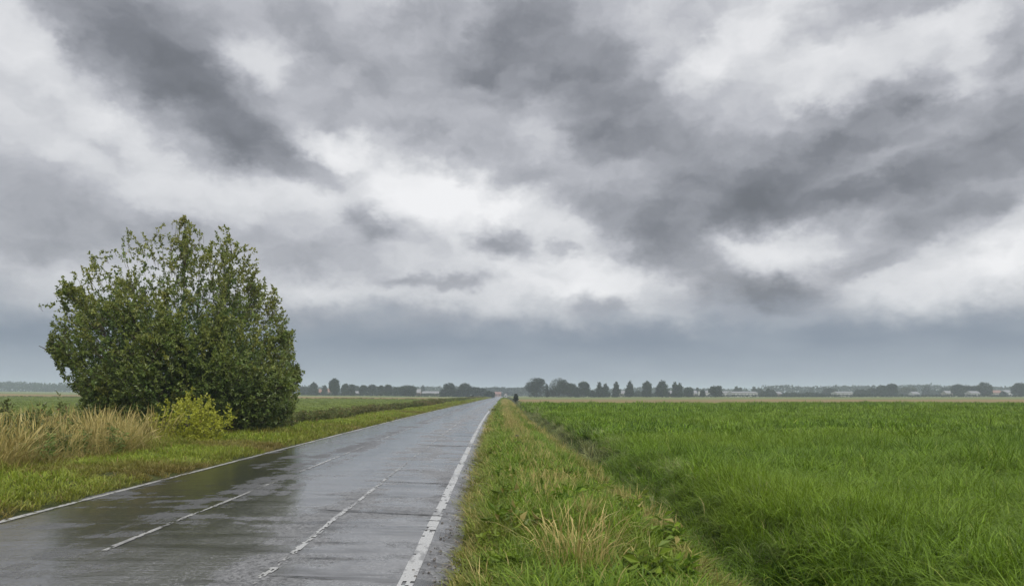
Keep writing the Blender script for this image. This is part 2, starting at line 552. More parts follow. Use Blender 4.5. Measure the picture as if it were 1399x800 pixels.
n_long = T.noise(T.vmath('MULTIPLY', rc, (1.3, 0.10, 1)), 1.0, 5.0, 0.6, 0.4)
n_str = T.noise(T.vmath('MULTIPLY', rc, (0.55, 0.75, 1)), 1.0, 5.0, 0.6, 0.6)
n_mid = T.noise(T.vmath('MULTIPLY', rc, (1.1, 0.45, 1)), 1.0, 6.0, 0.62)
n_cross = T.noise(T.vmath('MULTIPLY', rc, (0.45, 2.4, 1)), 1.0, 6.0, 0.65, 0.3)
agg = T.noise(rc, 55.0, 3.0, 0.75)
agg2 = T.noise(rc, 26.0, 6.0, 0.8)
agg3 = T.noise(T.vmath('MULTIPLY', rc, (1.0, 0.5, 1)), 5.0, 6.0, 0.7)
wet = T.math('MULTIPLY_ADD', n_long, 0.8, T.math('MULTIPLY', n_mid, 0.7))            # ~0.75 mean
wet = T.math('MULTIPLY_ADD', lane(-3.0, 0.5), 0.26, wet)
wet = T.math('MULTIPLY_ADD', lane(-4.7, 0.35), 0.14, wet)
wet = T.math('MULTIPLY_ADD', lane(-5.6, 0.60), 0.20, wet)
wet = T.math('MULTIPLY_ADD', lane(-1.2, 0.40), 0.10, wet)
wet = T.math('MULTIPLY_ADD', T.math('SUBTRACT', n_cross, 0.5), T.math('MULTIPLY_ADD', lane(-1.6, 1.1), 0.5, 0.75), wet)
wet = T.math('MULTIPLY_ADD', T.math('SUBTRACT', n_str, 0.5), 1.0, wet)
wet = T.math('MULTIPLY_ADD', T.math('SUBTRACT', agg3, 0.5), 0.5, wet)
wet = T.math('MULTIPLY_ADD', T.math('SUBTRACT', agg2, 0.5), 0.35, wet)
film = T.maprange(wet, 0.64, 0.88)                                               # 1 = standing water film
side = T.maprange(S, -0.75, -0.45, 0, 1)
film = T.math('MULTIPLY', film, T.math('SUBTRACT', 1.0, T.math('MULTIPLY', side, 0.6)))
col = T.mix(T.maprange(agg, 0.35, 0.7), (0.085, 0.085, 0.087), (0.240, 0.237, 0.230))
col = T.mix(T.maprange(agg2, 0.42, 0.60, 0, 0.75), (0.030, 0.030, 0.031), col)
col = T.mix(T.maprange(agg3, 0.45, 0.7, 0, 0.5), col, (0.035, 0.034, 0.033))
col = T.mix(T.maprange(n_cross, 0.52, 0.7, 0, 0.5), col, (0.045, 0.044, 0.043))
pale = T.math('MULTIPLY', T.maprange(T.math('MULTIPLY_ADD', T.math('SUBTRACT', n_mid, 0.5), 1.6, S), -4.3, -2.6), 0.8)  # pale right lane also carries the sky sheen, put into the colour
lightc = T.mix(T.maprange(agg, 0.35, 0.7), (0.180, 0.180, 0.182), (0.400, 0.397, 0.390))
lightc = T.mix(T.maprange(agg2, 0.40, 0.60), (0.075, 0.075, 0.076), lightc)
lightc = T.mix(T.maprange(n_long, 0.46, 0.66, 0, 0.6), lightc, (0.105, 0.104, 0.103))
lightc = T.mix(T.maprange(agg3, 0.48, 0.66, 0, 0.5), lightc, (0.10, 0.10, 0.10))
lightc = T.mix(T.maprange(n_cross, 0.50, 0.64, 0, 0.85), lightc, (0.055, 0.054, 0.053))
col = T.mix(pale, T.vmath('SCALE', col, s=0.6), lightc)  # left lane: dark asphalt, darkened further in colour for the bush reflection
rgh = T.math('MULTIPLY_ADD', T.math('SUBTRACT', 1.0, film), 0.34, 0.11)
hgt = T.math('MULTIPLY_ADD', agg2, 0.8, agg)
b1 = T.n('ShaderNodeBump', ins={'Distance': 0.004, 'Height': hgt,
                                'Strength': T.math('MULTIPLY_ADD', T.math('SUBTRACT', 1.0, film), 1.0, 0.18)})
und = T.math('MULTIPLY_ADD', n_cross, 0.5, n_mid)
b2 = T.n('ShaderNodeBump', ins={'Distance': 0.022, 'Height': und, 'Strength': 0.8, 'Normal': b1.outputs[0]})
spk = T.noise(T.vmath('MULTIPLY', rc, (1.0, 0.5, 1)), 15.0, 5.0, 0.8)
pit = T.math('MULTIPLY', T.maprange(n_cross, 0.50, 0.62), T.maprange(S, -3.0, -1.9, 0.35, 0.9))
pit = T.math('MAXIMUM', pit, T.math('MULTIPLY', T.maprange(spk, 0.49, 0.60, 0, 0.95), T.math('MULTIPLY_ADD', film, -0.45, 1.0)))
pit = T.math('MAXIMUM', pit, T.maprange(agg3, 0.58, 0.68, 0, 0.7))
spl = T.math('MULTIPLY_ADD', pit, -0.5, 0.66)
col = T.mix(T.math('MULTIPLY', pit, 0.75), col, (0.045, 0.044, 0.043))
p = T.n('ShaderNodeBsdfPrincipled', ins={'Base Color': col, 'Roughness': rgh, 'IOR': 1.9,
                                         'Normal': b2.outputs[0], 'Specular IOR Level': spl})
T.put(out.inputs['Surface'], p.outputs[0])
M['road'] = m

m, T, out = new_mat('worn_white_paint')
rc = T.n('ShaderNodeAttribute', attribute_name='rc').outputs['Vector']
wr = T.n('ShaderNodeAttribute', attribute_name='wear').outputs['Fac']
ed = T.n('ShaderNodeAttribute', attribute_name='edge').outputs['Fac']
na = T.noise(T.vmath('MULTIPLY', rc, (1, 0.8, 1)), 14.0, 6.0, 0.7)
nb_ = T.noise(rc, 60.0, 3.0, 0.6)
nc_ = T.noise(rc, 0.9, 3.0, 0.5)
v = T.math('MULTIPLY_ADD', T.math('SUBTRACT', nc_, 0.5), 0.85, na)
v = T.math('MULTIPLY_ADD', ed, 0.10, v)
miss = T.maprange(T.math('ADD', v, wr), 0.60, 0.68)
paint = T.mix(T.maprange(nb_, 0.3, 0.75), (0.46, 0.46, 0.445), (0.31, 0.31, 0.30))
asph = T.mix(nb_, (0.12, 0.12, 0.12), (0.28, 0.277, 0.272))
p = T.n('ShaderNodeBsdfPrincipled', ins={'Base Color': T.mix(miss, paint, asph), 'Roughness': T.maprange(na, 0.3, 0.7, 0.18, 0.4)})
bm = T.n('ShaderNodeBump', ins={'Strength': 0.4, 'Distance': 0.004, 'Height': T.math('SUBTRACT', nb_, miss)})
T.put(p.inputs['Normal'], bm.outputs[0])
T.put(out.inputs['Surface'], p.outputs[0])
M['paint'] = m
M['tar'] = mat_plain('crack_filler', (0.020, 0.020, 0.020), (0.060, 0.058, 0.055), 12.0, 0.45)


def road_z(s):
    s = np.asarray(s, float)
    return 0.012 + 0.045 * (1 - ((s + 3.43) / 3.1) ** 2)


yr = np.unique(np.round(np.concatenate([np.arange(-60, 0, 4.0), np.arange(0, 40, 0.4), np.arange(40, 120, 2.0), np.geomspace(120, 760, 60)]), 2))
lw = np.linspace(0, 1, 23)
SL = -6.50 + 0.05 * fbm(yr * 0.9, yr * 0, 11, 4)
SR = -0.36 + 0.07 * fbm(yr * 1.1, yr * 0 + 3, 12, 4)
RS = SL[:, None] + (SR - SL)[:, None] * lw[None, :]
RY = np.repeat(yr[:, None], len(lw), 1)
V = np.stack([RS + xs(RY), RY, road_z(RS)], -1)
V[:, 0, 2] -= 0.05
V[:, -1, 2] -= 0.05
nr, nc = V.shape[:2]
i = np.arange(nr - 1)[:, None] * nc
j = np.arange(nc - 1)[None, :]
q = np.stack([i + j, i + j + 1, i + j + 1 + nc, i + j + nc], -1).reshape(-1, 4)
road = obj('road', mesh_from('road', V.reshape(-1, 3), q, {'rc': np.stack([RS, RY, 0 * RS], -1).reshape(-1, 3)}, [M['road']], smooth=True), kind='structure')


def marking(name, s0, width, wear, y0=-20.0, y1=640.0, seed=1, jit=0.006, label=None, keep=1.0):
    yy = np.concatenate([np.arange(y0, 3, 1.0), np.arange(3, 45, 0.07), np.arange(45, 130, 0.5), yr[yr > 130]])
    yy = yy[(yy <= y1) & (yy >= y0)]
    wob = jit * fbm(yy * 2.1, yy * 0, seed, 4)
    cols = np.array([-0.5, -0.25, 0.0, 0.25, 0.5])
    s = s0 + wob[:, None] + width * cols[None, :] * (1 + 0.25 * jit / 0.006 * 0.3 * fbm(yy * 3.3, yy * 0 + 1, seed + 1, 3))[:, None]
    Y = np.repeat(yy[:, None], 5, 1)
    V = np.stack([s + xs(Y), Y, road_z(s) + 0.005], -1).reshape(-1, 3)
    n, k = s.shape
    i = np.arange(n - 1)[:, None] * k
    j = np.arange(k - 1)[None, :]
    q = np.stack([i + j, i + j + 1, i + j + 1 + k, i + j + k], -1).reshape(-1, 4)
    e = np.repeat(np.abs(cols * 2)[None, :], n, 0)
    if keep < 1.0:
        ym_ = (yy[:-1] + yy[1:]) / 2
        w_ = 0.6 * fbm(ym_ * 1.1, ym_ * 0, seed + 3, 2) + 0.5 * fbm(ym_ * 6.0, ym_ * 0, seed + 4, 3)
        w_ = w_[:, None] + 0.45 * np.random.default_rng(seed).normal(size=(n - 1, k - 1)) - np.array([[0.25, 0, 0, 0.25]])
        q = q[(w_ > np.quantile(w_, 1 - keep)).ravel()]
    o = obj(name, mesh_from(name, V, q, {'rc': np.stack([s, Y, 0 * s], -1).reshape(-1, 3), 'edge': e.ravel(),
                                         'wear': np.full(n * k, wear)}, [M['paint']], smooth=True), road)
    if label:
        o['label'] = label
    return o


marking('edge_line', -0.735, 0.13, -0.03, seed=21, keep=0.93, label='broad white edge line on the right of the wet road')
marking('edge_line', -6.13, 0.115, -0.02, seed=31, keep=0.85, label='thin white edge line beside the left grass verge')
marking('centre_line', -3.88, 0.068, 0.07, seed=41, jit=0.012, y0=7.6, keep=0.45, label='worn broken white line near the middle of the road')
marking('lane_line', -1.98, 0.070, 0.05, seed=51, jit=0.022, y1=120, keep=0.47, label='ragged worn pale line left of the broad edge line')


def crack(pts, width, seed):
    """irregular dark joint across or along the road; pts in (s, Y)"""
    q = np.random.default_rng(seed)
    pts = np.asarray(pts, float)
    d = np.concatenate([[0], np.cumsum(np.linalg.norm(np.diff(pts, axis=0), axis=1))])
    t = np.linspace(0, d[-1], max(8, int(d[-1] / 0.07)))
    s = np.interp(t, d, pts[:, 0])
    Y = np.interp(t, d, pts[:, 1])
    Y = Y + 0.03 * fbm(t * 3, t * 0, seed, 4)
    s = s + 0.02 * fbm(t * 3, t * 0 + 2, seed + 5, 4)
    tx, ty = np.gradient(s), np.gradient(Y)
    l = np.hypot(tx, ty)
    nx, ny_ = -ty / l, tx / l
    w = width * (0.55 + 0.75 * q.random(len(t))) * np.clip(np.minimum(t, d[-1] - t) / 0.3, 0.15, 1)
    A = np.stack([s + nx * w / 2, Y + ny_ * w / 2], -1)
    B = np.stack([s - nx * w / 2, Y - ny_ * w / 2], -1)
    P2 = np.stack([A, B], 1).reshape(-1, 2)
    V = np.stack([P2[:, 0] + xs(P2[:, 1]), P2[:, 1], road_z(P2[:, 0]) + 0.008], -1)
    b = np.arange(len(t) - 1)[:, None] * 2
    obj('crack', mesh_from('crack', V, b + np.array([[0, 1, 3, 2]]), mats=[M['tar']]), road)


def rowY(py):
    return EYE * 1050.0 / (py - HZ)


crack([(-1.95, rowY(793.5)), (-1.2, rowY(795))], 0.035, 1)
crack([(-2.5, rowY(700)), (-1.9, rowY(703)), (-0.95, rowY(706)), (-0.45, rowY(708))], 0.04, 2)
crack([(-2.1, rowY(661)), (-1.3, rowY(662)), (-0.55, rowY(663))], 0.06, 3)
crack([(-2.3, rowY(610)), (-1.4, rowY(610.5)), (-0.5, rowY(610.5))], 0.10, 4)
crack([(-1.9, rowY(681)), (-1.1, rowY(682))], 0.03, 5)
crack([(-1.7, rowY(596)), (-0.6, rowY(596.5))], 0.10, 6)
crack([(-2.9, rowY(679)), (-2.1, rowY(681))], 0.03, 7)
for k_ in range(14):
    y_ = rowY(585 + 205 * rng.random() ** 0.8)
    a_ = -2.0 + 0.9 * rng.random()
    crack([(a_, y_), (min(a_ + 0.25 + 0.8 * rng.random(), -0.45), y_ + 0.06 * rng.normal())], 0.012 + 0.02 * rng.random(), 300 + k_)


# ------------------------------------------------------------------ instanced ground cover ("stuff")
def proto_set(name, meshes):
    c = bpy.data.collections.new(name)
    for k, me in enumerate(meshes):
        o = bpy.data.objects.new('%s_%02d' % (name, k), me)
        c.objects.link(o)
    return c


def scatter(name, coll, X, Y, Z, scl, rz, tint, label, cat, lean=0.12, zscale=None, r=rng):
    n = len(X)
    V = np.stack([X, Y, Z], -1)
    me = mesh_from(name, V, [])
    scl = np.broadcast_to(scl, n)
    zs = scl if zscale is None else scl * zscale
    for nm, typ, arr in (('scl', 'FLOAT_VECTOR', np.stack([scl, scl, zs], -1)),
                         ('rot', 'FLOAT_VECTOR', np.stack([r.normal(0, lean, n), r.normal(0, lean, n), rz], -1))):
        a = me.attributes.new(nm, typ, 'POINT')
        a.data.foreach_set('vector', np.asarray(arr, np.float32).ravel())
    a = me.attributes.new('tint', 'FLOAT', 'POINT')
    a.data.foreach_set('value', np.clip(tint, 0, 1).astype(np.float32))
    a = me.attributes.new('pick', 'INT', 'POINT')
    a.data.foreach_set('value', r.integers(0, len(coll.objects), n).astype(np.int32))
    ng = bpy.data.node_groups.new(name + '_growth', 'GeometryNodeTree')
    ng.interface.new_socket('Geometry', in_out='INPUT', socket_type='NodeSocketGeometry')
    ng.interface.new_socket('Geometry', in_out='OUTPUT', socket_type='NodeSocketGeometry')
    gi = ng.nodes.new('NodeGroupInput')
    go = ng.nodes.new('NodeGroupOutput')
    ci = ng.nodes.new('GeometryNodeCollectionInfo')
    ci.inputs['Collection'].default_value = coll
    ci.inputs['Separate Children'].default_value = True
    ci.inputs['Reset Children'].default_value = True
    ip = ng.nodes.new('GeometryNodeInstanceOnPoints')
    ip.inputs['Pick Instance'].default_value = True

    def named(nm, typ):
        k = ng.nodes.new('GeometryNodeInputNamedAttribute')
        k.data_type = typ
        k.inputs['Name'].default_value = nm
        return k.outputs['Attribute']
    er = ng.nodes.new('FunctionNodeEulerToRotation')
    lk = ng.links.new
    lk(named('rot', 'FLOAT_VECTOR'), er.inputs[0])
    lk(gi.outputs[0], ip.inputs['Points'])
    lk(ci.outputs[0], ip.inputs['Instance'])
    lk(named('pick', 'INT'), ip.inputs['Instance Index'])
    lk(er.outputs[0], ip.inputs['Rotation'])
    lk(named('scl', 'FLOAT_VECTOR'), ip.inputs['Scale'])
    lk(ip.outputs[0], go.inputs[0])
    o = obj(name, me, kind='stuff', label=label, category=cat)
    md = o.modifiers.new('growth', 'NODES')
    md.node_group = ng
    return o


def spread(s0, s1, y0, y1, density, r=rng, margin=3.0):
    """random points in road coordinates, kept where the view (and a step aside) can see"""
    n = int((s1 - s0) * (y1 - y0) * density)
    s = s0 + (s1 - s0) * r.random(n)
    Y = y0 + (y1 - y0) * r.random(n)
    X = s + xs(Y)
    k = np.abs(X) < Y * 0.69 + margin
    return s[k], Y[k], X[k]


def proto_blades(n, var, mat, **kw):
    out = []
    for k in range(var):
        V, Fs, A = blades(n, **kw)
        out.append(mesh_from('blades', V, Fs, A, [mat]))
    return out


def leafy(n_stem, h, radius, leaf, per, mat, aspect=0.45, droop=0.2, r=rng):
    parts = []
    for k in range(n_stem):
        a = r.random() * 6.283
        q = math.sqrt(r.random()) * radius * 0.5
        hh = h * (0.55 + 0.45 * r.random())
        tip = np.array([math.cos(a) * (q + radius * 0.7 * r.random()), math.sin(a) * (q + radius * 0.7 * r.random()), hh])
        b = np.array([math.cos(a) * q, math.sin(a) * q, 0])
        t = np.linspace(0, 1, 5)[:, None]
        P = b + (tip - b) * t + np.array([0, 0, 0.08 * h]) * np.sin(t * 3.14)
        V, Fs, _ = tube(P, np.linspace(0.006, 0.002, 5), 3)
        parts.append((V, Fs, {'rnd': np.full(len(V), 0.3)}))
        tt = 0.15 + 0.85 * r.random(per)
        pos = b + (tip - b) * tt[:, None]
        d = norm(np.stack([r.normal(size=per), r.normal(size=per), r.normal(0.1 - droop, 0.45, per)], -1))
        parts.append(leaves(pos, d, leaf * (0.6 + 0.7 * r.random(per)), aspect, 0.25, r=r))
    V, Fs, A = merge(parts)
    return mesh_from('leafy', V, Fs, A, [mat])


def patch(s, Y, sc, seed):
    return 0.5 + 0.5 * fbm(s * sc, Y * sc, seed, 4)


# field crop -----------------------------------------------------------------
P_field = proto_set('field_grass', proto_blades(44, 7, M['field_blade'], radius=0.11, hmin=0.20, hmax=0.54, width=0.0125, tilt=(0.05, 0.95), curve=(0.5, 3.2), seg=5))
P_field2 = proto_set('field_grass_far', proto_blades(60, 4, M['field_blade'], radius=0.36, hmin=0.28, hmax=0.52, width=0.030, tilt=(0.05, 0.7), curve=(0.3, 2.0), seg=3))
P_field3 = proto_set('field_grass_farthest', proto_blades(70, 3, M['field_blade'], radius=1.0, hmin=0.28, hmax=0.5, width=0.06, tilt=(0.1, 0.6), curve=(0.2, 1.1), seg=2))
P_past = proto_set('pasture', proto_blades(60, 4, M['pasture_blade'], radius=0.42, hmin=0.2, hmax=0.42, width=0.022, tilt=(0.05, 0.55), curve=(0.3, 1.4), seg=3))
P_past2 = proto_set('pasture_far', proto_blades(70, 3, M['pasture_blade'], radius=1.0, hmin=0.2, hmax=0.4, width=0.06, tilt=(0.1, 0.6), curve=(0.2, 1.1), seg=2))
segs = []
s, Y, X = spread(3.35, 16, 3.0, 14, 50)
segs.append((P_field, s, Y, X, 1.0))
s, Y, X = spread(3.6, 24, 14, 26, 20)
segs.append((P_field, s, Y, X, 1.25))
s, Y, X = spread(3.7, 46, 26, 60, 4.5)
segs.append((P_field2, s, Y, X, 1.0))
s, Y, X = spread(3.9, 100, 60, 119, 1.3)
segs.append((P_field3, s, Y, X, 1.0))
names = ['lush bright green crop blades nearest on the right', 'green crop grass behind the nearest field edge',
         'even green field grass in the middle distance', 'smooth dark green field reaching to the tan strip']
for k, (pc, s, Y, X, f) in enumerate(segs):
    tn = patch(s, Y, 0.35, 61) * 0.7 + 0.3 * patch(s, Y, 0.06, 62)
    hv = 0.30 + 0.70 * patch(s, Y, 1.25, 63) + 0.40 * patch(s, Y, 0.28, 67) + 0.35 * patch(s, Y, 3.0, 68)
    lodge = np.where(patch(s, Y, 0.55, 66) > 0.78, 0.7, 1.0)
    edge = 0.85 + 0.30 * np.exp(-((s - 4.2) / 0.7) ** 2) * (Y < 16)
    scatter('field_grass', pc, X, Y, zg(s, Y) - 0.01, f * (0.85 + 0.3 * rng.random(len(s))), rng.random(len(s)) * 6.28, tn ** 1.4, names[k], 'grass', 0.16, hv * edge * lodge)

# left green field
s, Y, X = spread(-60, -10.8, 20, 70, 1.6)
scatter('pasture_grass', P_past, X, Y, zg(s, Y), 0.7, rng.random(len(s)) * 6.28, patch(s, Y, 0.1, 71) * 0.5 + 0.5, 'low green pasture left of the road', 'grass', 0.1, 0.6)
s, Y, X = spread(-185, -10.8, 70, 250, 0.45)
scatter('pasture_grass', P_past2, X, Y, zg(s, Y), 0.8, rng.random(len(s)) * 6.28, patch(s, Y, 0.05, 72) * 0.5 + 0.5, 'distant green pasture left of the road', 'grass', 0.1, 0.6)

# right verge ----------------------------------------------------------------
P_verge = proto_set('verge_grass', proto_blades(40, 6, M['verge_blade'], radius=0.13, hmin=0.10, hmax=0.34, width=0.0115, tilt=(0.1, 0.9), curve=(0.4, 2.8), seg=4))
P_verge2 = proto_set('verge_grass_far', proto_blades(46, 4, M['verge_blade'], radius=0.30, hmin=0.10, hmax=0.28, width=0.018, tilt=(0.1, 0.7), curve=(0.4, 1.6), seg=3))
P_thatch = proto_set('brown_thatch', proto_blades(34, 5, M['dry_blade'], radius=0.16, hmin=0.10, hmax=0.26, width=0.006, tilt=(0.5, 1.3), curve=(0.3, 1.6), seg=3))
P_dry = proto_set('dry_grass', proto_blades(26, 5, M['dry_blade'], radius=0.14, hmin=0.25, hmax=0.55, width=0.006, tilt=(0.02, 0.35), curve=(0.1, 0.9), seg=4, profile=[0.7, 0.6, 0.6, 1.3]))


def verge_tint(s, Y):
    road_edge = np.exp(-np.clip(s + 0.35, 0, None) / 0.28)
    mid = 0.3 * np.exp(-((s - 1.0 - 0.2 * np.sin(Y * 0.13)) / 0.30) ** 2) * smooth(10, 22, Y)
    return 0.75 * road_edge + mid + 0.28 * smooth(0.6, 0.95, patch(s, Y, 1.5, 81)) + 0.75 * np.exp(-((s - 2.02) / 0.16) ** 2)


for (y0, y1, dn, pc, f) in ((3, 14, 62, P_verge, 1.0), (14, 30, 30, P_verge, 1.3), (30, 70, 9, P_verge2, 1.0), (70, 330, 1.6, P_verge2, 1.8)):
    s, Y, X = spread(-0.46, 2.2, y0, y1, dn)
    k = s + 0.13 * fbm(Y * 1.6, Y * 0, 84, 4) > -0.36
    s, Y, X = s[k], Y[k], X[k]
    hz = (0.55 + 0.75 * patch(s, Y, 1.1, 82)) * np.clip(0.45 + (s + 0.4) * 0.8, 0.45, 1.0) * np.where(s > 1.7, 0.7, 1)
    scatter('verge_grass', pc, X, Y, zg(s, Y) - 0.01, f * (0.8 + 0.4 * rng.random(len(s))), rng.random(len(s)) * 6.28, verge_tint(s, Y),
            'rough green verge grass right of the road' if y0 == 3 else 'receding verge grass right of the road at %d metres' % y0, 'grass', 0.2, hz)
# brown fringe along the asphalt
for (y0, y1, dn, f) in ((3, 16, 40, 1.0), (16, 60, 12, 1.4)):
    s, Y, X = spread(-0.42, 0.35, y0, y1, dn)
    k = rng.random(len(s)) < np.exp(-np.clip(s + 0.3, 0, None) / 0.25)
    k &= s + 0.10 * fbm(Y * 1.6, Y * 0, 84, 4) > -0.36
    s, Y, X = s[k], Y[k], X[k]
    scatter('brown_thatch', P_thatch, X, Y, zg(s, Y), f * (0.6 + 0.5 * rng.random(len(s))), rng.random(len(s)) * 6.28, rng.random(len(s)) * 0.6,
            'brown withered grass fringing the right asphalt edge' if y0 == 3 else 'brown grass fringe farther along the right asphalt edge', 'dry grass', 0.25)
P_broad = proto_set('broadleaf_weed', [leafy(9, 0.26, 0.16, 0.10, 9, M['verge_blade'], 0.42, 0.0) for _ in range(5)])
s, Y, X = spread(-0.1, 2.1, 4, 24, 3.5)
k = patch(s, Y, 1.3, 87) > 0.45
s, Y, X = s[k], Y[k], X[k]
scatter('broadleaf_weeds', P_broad, X, Y, zg(s, Y), 0.6 + 0.8 * rng.random(len(s)), rng.random(len(s)) * 6.28, 0.3 * rng.random(len(s)),
        'broad-leaved weeds scattered through the right verge', 'weeds', 0.2)
s, Y, X = spread(0.0, 2.0, 4, 26, 2.2)
k = patch(s, Y, 0.9, 88) > 0.6
s, Y, X = s[k], Y[k], X[k]
scatter('tall_verge_grass', P_field, X, Y, zg(s, Y), 0.7 + 0.4 * rng.random(len(s)), rng.random(len(s)) * 6.28, rng.random(len(s)),
        'taller green clumps standing in the right verge', 'grass', 0.2)
# loose stones on the crumbling asphalt edge
def pebble(sd):
    b_ = bmesh.new()
    bmesh.ops.create_icosphere(b_, subdivisions=1, radius=0.012)
    q = np.random.default_rng(sd)
    for v in b_.verts:
        v.co *= 0.7 + 0.6 * q.random()
        v.co.z *= 0.7
    me = bpy.data.meshes.new('pebble')
    b_.to_mesh(me)
    b_.free()
    me.materials.append(M['stone'])
    return me


M['stone'] = mat_plain('wet_gravel', (0.05, 0.048, 0.045), (0.22, 0.20, 0.18), 60.0, 0.35)
P_stone = proto_set('gravel', [pebble(k) for k in range(4)])
Ys = 4 + 26 * rng.random(1000) ** 1.5
ss = -0.36 + 0.09 * fbm(Ys * 1.6, Ys * 0, 84, 4) - 0.16 * np.abs(rng.normal(size=len(Ys))) + 0.08
scatter('gravel', P_stone, ss + xs(Ys), Ys, road_z(np.minimum(ss, -0.36)) + 0.004, 0.5 + 1.3 * rng.random(len(Ys)) ** 2, rng.random(len(Ys)) * 6.28, rng.random(len(Ys)),
        'loose wet stones along the crumbling right asphalt edge', 'gravel', 0.5)
# dry stems through the verge
Ys = np.concatenate([9 + 29 * rng.random(230), 38 + 160 * rng.random(700) ** 1.3])
ss = np.where(rng.random(len(Ys)) < 0.75, 0.95 + 0.28 * rng.normal(size=len(Ys)), 2.0 + 0.12 * rng.normal(size=len(Ys)))
scatter('dry_grass', P_dry, ss + xs(Ys), Ys, zg(ss, Ys), 0.55 + 0.4 * rng.random(len(Ys)) + 0.5 * smooth(40, 120, Ys), rng.random(len(Ys)) * 6.28, rng.random(len(Ys)) * 0.7,
        'thin straw stems standing along the middle of the right verge', 'dry grass', 0.2)

# far bank of the ditch: weeds
P_weed = proto_set('ditch_weed', proto_blades(40, 5, M['weed_leaf'], radius=0.20, hmin=0.22, hmax=0.55, width=0.020, tilt=(0.1, 0.8), curve=(0.6, 2.6), seg=5))
for (y0, y1, dn, f) in ((8.5, 20, 9, 0.85), (20, 60, 6, 1.0), (60, 150, 2.0, 1.3)):
    s, Y, X = spread(2.5, 4.2, y0, y1, dn)
    scatter('ditch_weeds', P_weed, X, Y, zg(s, Y), f * (0.6 + 0.55 * rng.random(len(s))), rng.random(len(s)) * 6.28, patch(s, Y, 0.5, 91) ** 1.5,
            {8.5: 'dark leafy weeds on the near stretch of ditch bank', 20: 'pale leafy weeds along the middle of the ditch bank', 60: 'weeds where the ditch narrows in the distance'}[y0], 'weeds', 0.2)
s, Y, X = spread(2.25, 3.6, 3.5, 22, 34)
scatter('ditch_grass', P_field, X, Y, zg(s, Y) - 0.02, 0.7 + 0.4 * rng.random(len(s)), rng.random(len(s)) * 6.28, patch(s, Y, 0.7, 92) * 0.5,
        'dark long grass filling the shaded ditch', 'grass', 0.3, 0.95)

# left verge ----------------------------------------------------------------
P_left = proto_set('short_grass', proto_blades(44, 6, M['left_blade'], radius=0.16, hmin=0.06, hmax=0.17, width=0.011, tilt=(0.1, 0.9), curve=(0.3, 1.8), seg=3))
P_left2 = proto_set('short_grass_far', proto_blades(44, 4, M['left_blade'], radius=0.34, hmin=0.08, hmax=0.20, width=0.02, tilt=(0.1, 0.8), curve=(0.3, 1.5), seg=2))
for (y0, y1, dn, pc, f) in ((7, 24, 40, P_left, 1.0), (24, 50, 16, P_left, 1.5), (50, 110, 5, P_left2, 1.2), (110, 420, 1.0, P_left2, 2.4)):
    s, Y, X = spread(-9.4, -6.42, y0, y1, dn)
    k = s + 0.07 * fbm(Y * 1.4, Y * 0, 96, 4) < -6.52
    s, Y, X = s[k], Y[k], X[k]
    tn = 0.5 * np.exp(-np.clip(-6.5 - s, 0, None) / 0.5) + 0.75 * smooth(0.5, 0.9, patch(s, Y, 0.8, 94))
    hz = (0.6 + 0.7 * patch(s, Y, 0.9, 95)) * (1 - 0.25 * smooth(60, 150, Y))
    scatter('short_grass', pc, X, Y, zg(s, Y) - 0.01, f * (0.8 + 0.4 * rng.random(len(s))), rng.random(len(s)) * 6.28, tn,
            'short yellow green verge grass left of the road' if y0 == 7 else 'left verge grass receding at %d metres' % y0, 'grass', 0.15, hz)

# tall dry grass and weeds behind the left verge
P_tall = proto_set('tall_dry_grass', proto_blades(34, 6, M['dry_blade'], radius=0.20, hmin=0.55, hmax=1.10, width=0.009, tilt=(0.02, 0.4), curve=(0.1, 1.0), seg=5, profile=[0.8, 0.7, 0.55, 0.5, 1.9]))
P_mid = proto_set('rank_grass', proto_blades(44, 5, M['left_blade'], radius=0.22, hmin=0.25, hmax=0.65, width=0.011, tilt=(0.05, 0.7), curve=(0.3, 1.6), seg=4))
P_rank = proto_set('rank_weed', [leafy(9, 0.75, 0.35, 0.11, 20, M['weed_leaf'], 0.4) for _ in range(5)])
s, Y, X = spread(-15, -8.9, 9, 27, 7.5)
k = (rng.random(len(s)) < np.clip((-8.9 - s) / 0.6, 0, 1) * (1 - smooth(-0.50, -0.44, X / Y)))
s, Y, X = s[k], Y[k], X[k]
dens = patch(s, Y, 0.5, 101)
k = dens > 0.42
scatter('tall_dry_grass', P_tall, X[k], Y[k], zg(s[k], Y[k]), 0.58 + 0.72 * rng.random(k.sum()), rng.random(k.sum()) * 6.28, 0.9 - dens[k] * 0.9 + 0.2 * rng.random(k.sum()),
        'tall straw coloured seeding grass behind the left verge', 'dry grass', 0.24)
s, Y, X = spread(-15, -8.8, 9, 34, 9)
scatter('rank_grass', P_mid, X, Y, zg(s, Y), 0.7 + 0.5 * rng.random(len(s)), rng.random(len(s)) * 6.28, patch(s, Y, 0.8, 102),
        'tangled green undergrowth among the tall dry grass', 'grass', 0.15, (0.45 + 0.6 * np.clip((-8.8 - s) / 0.8, 0, 1)) * (1 - 0.45 * smooth(-0.52, -0.42, X / Y)))
s, Y, X = spread(-14.5, -9.2, 11, 36, 2.0)
k = (X / Y < -0.5) | (Y > 27)
s, Y, X = s[k], Y[k], X[k]
scatter('rank_weeds', P_rank, X, Y, zg(s, Y), 0.75 + 0.6 * rng.random(len(s)), rng.random(len(s)) * 6.28, rng.random(len(s)) * 0.5,
        'leafy weeds mixed into the left undergrowth', 'weeds', 0.15)
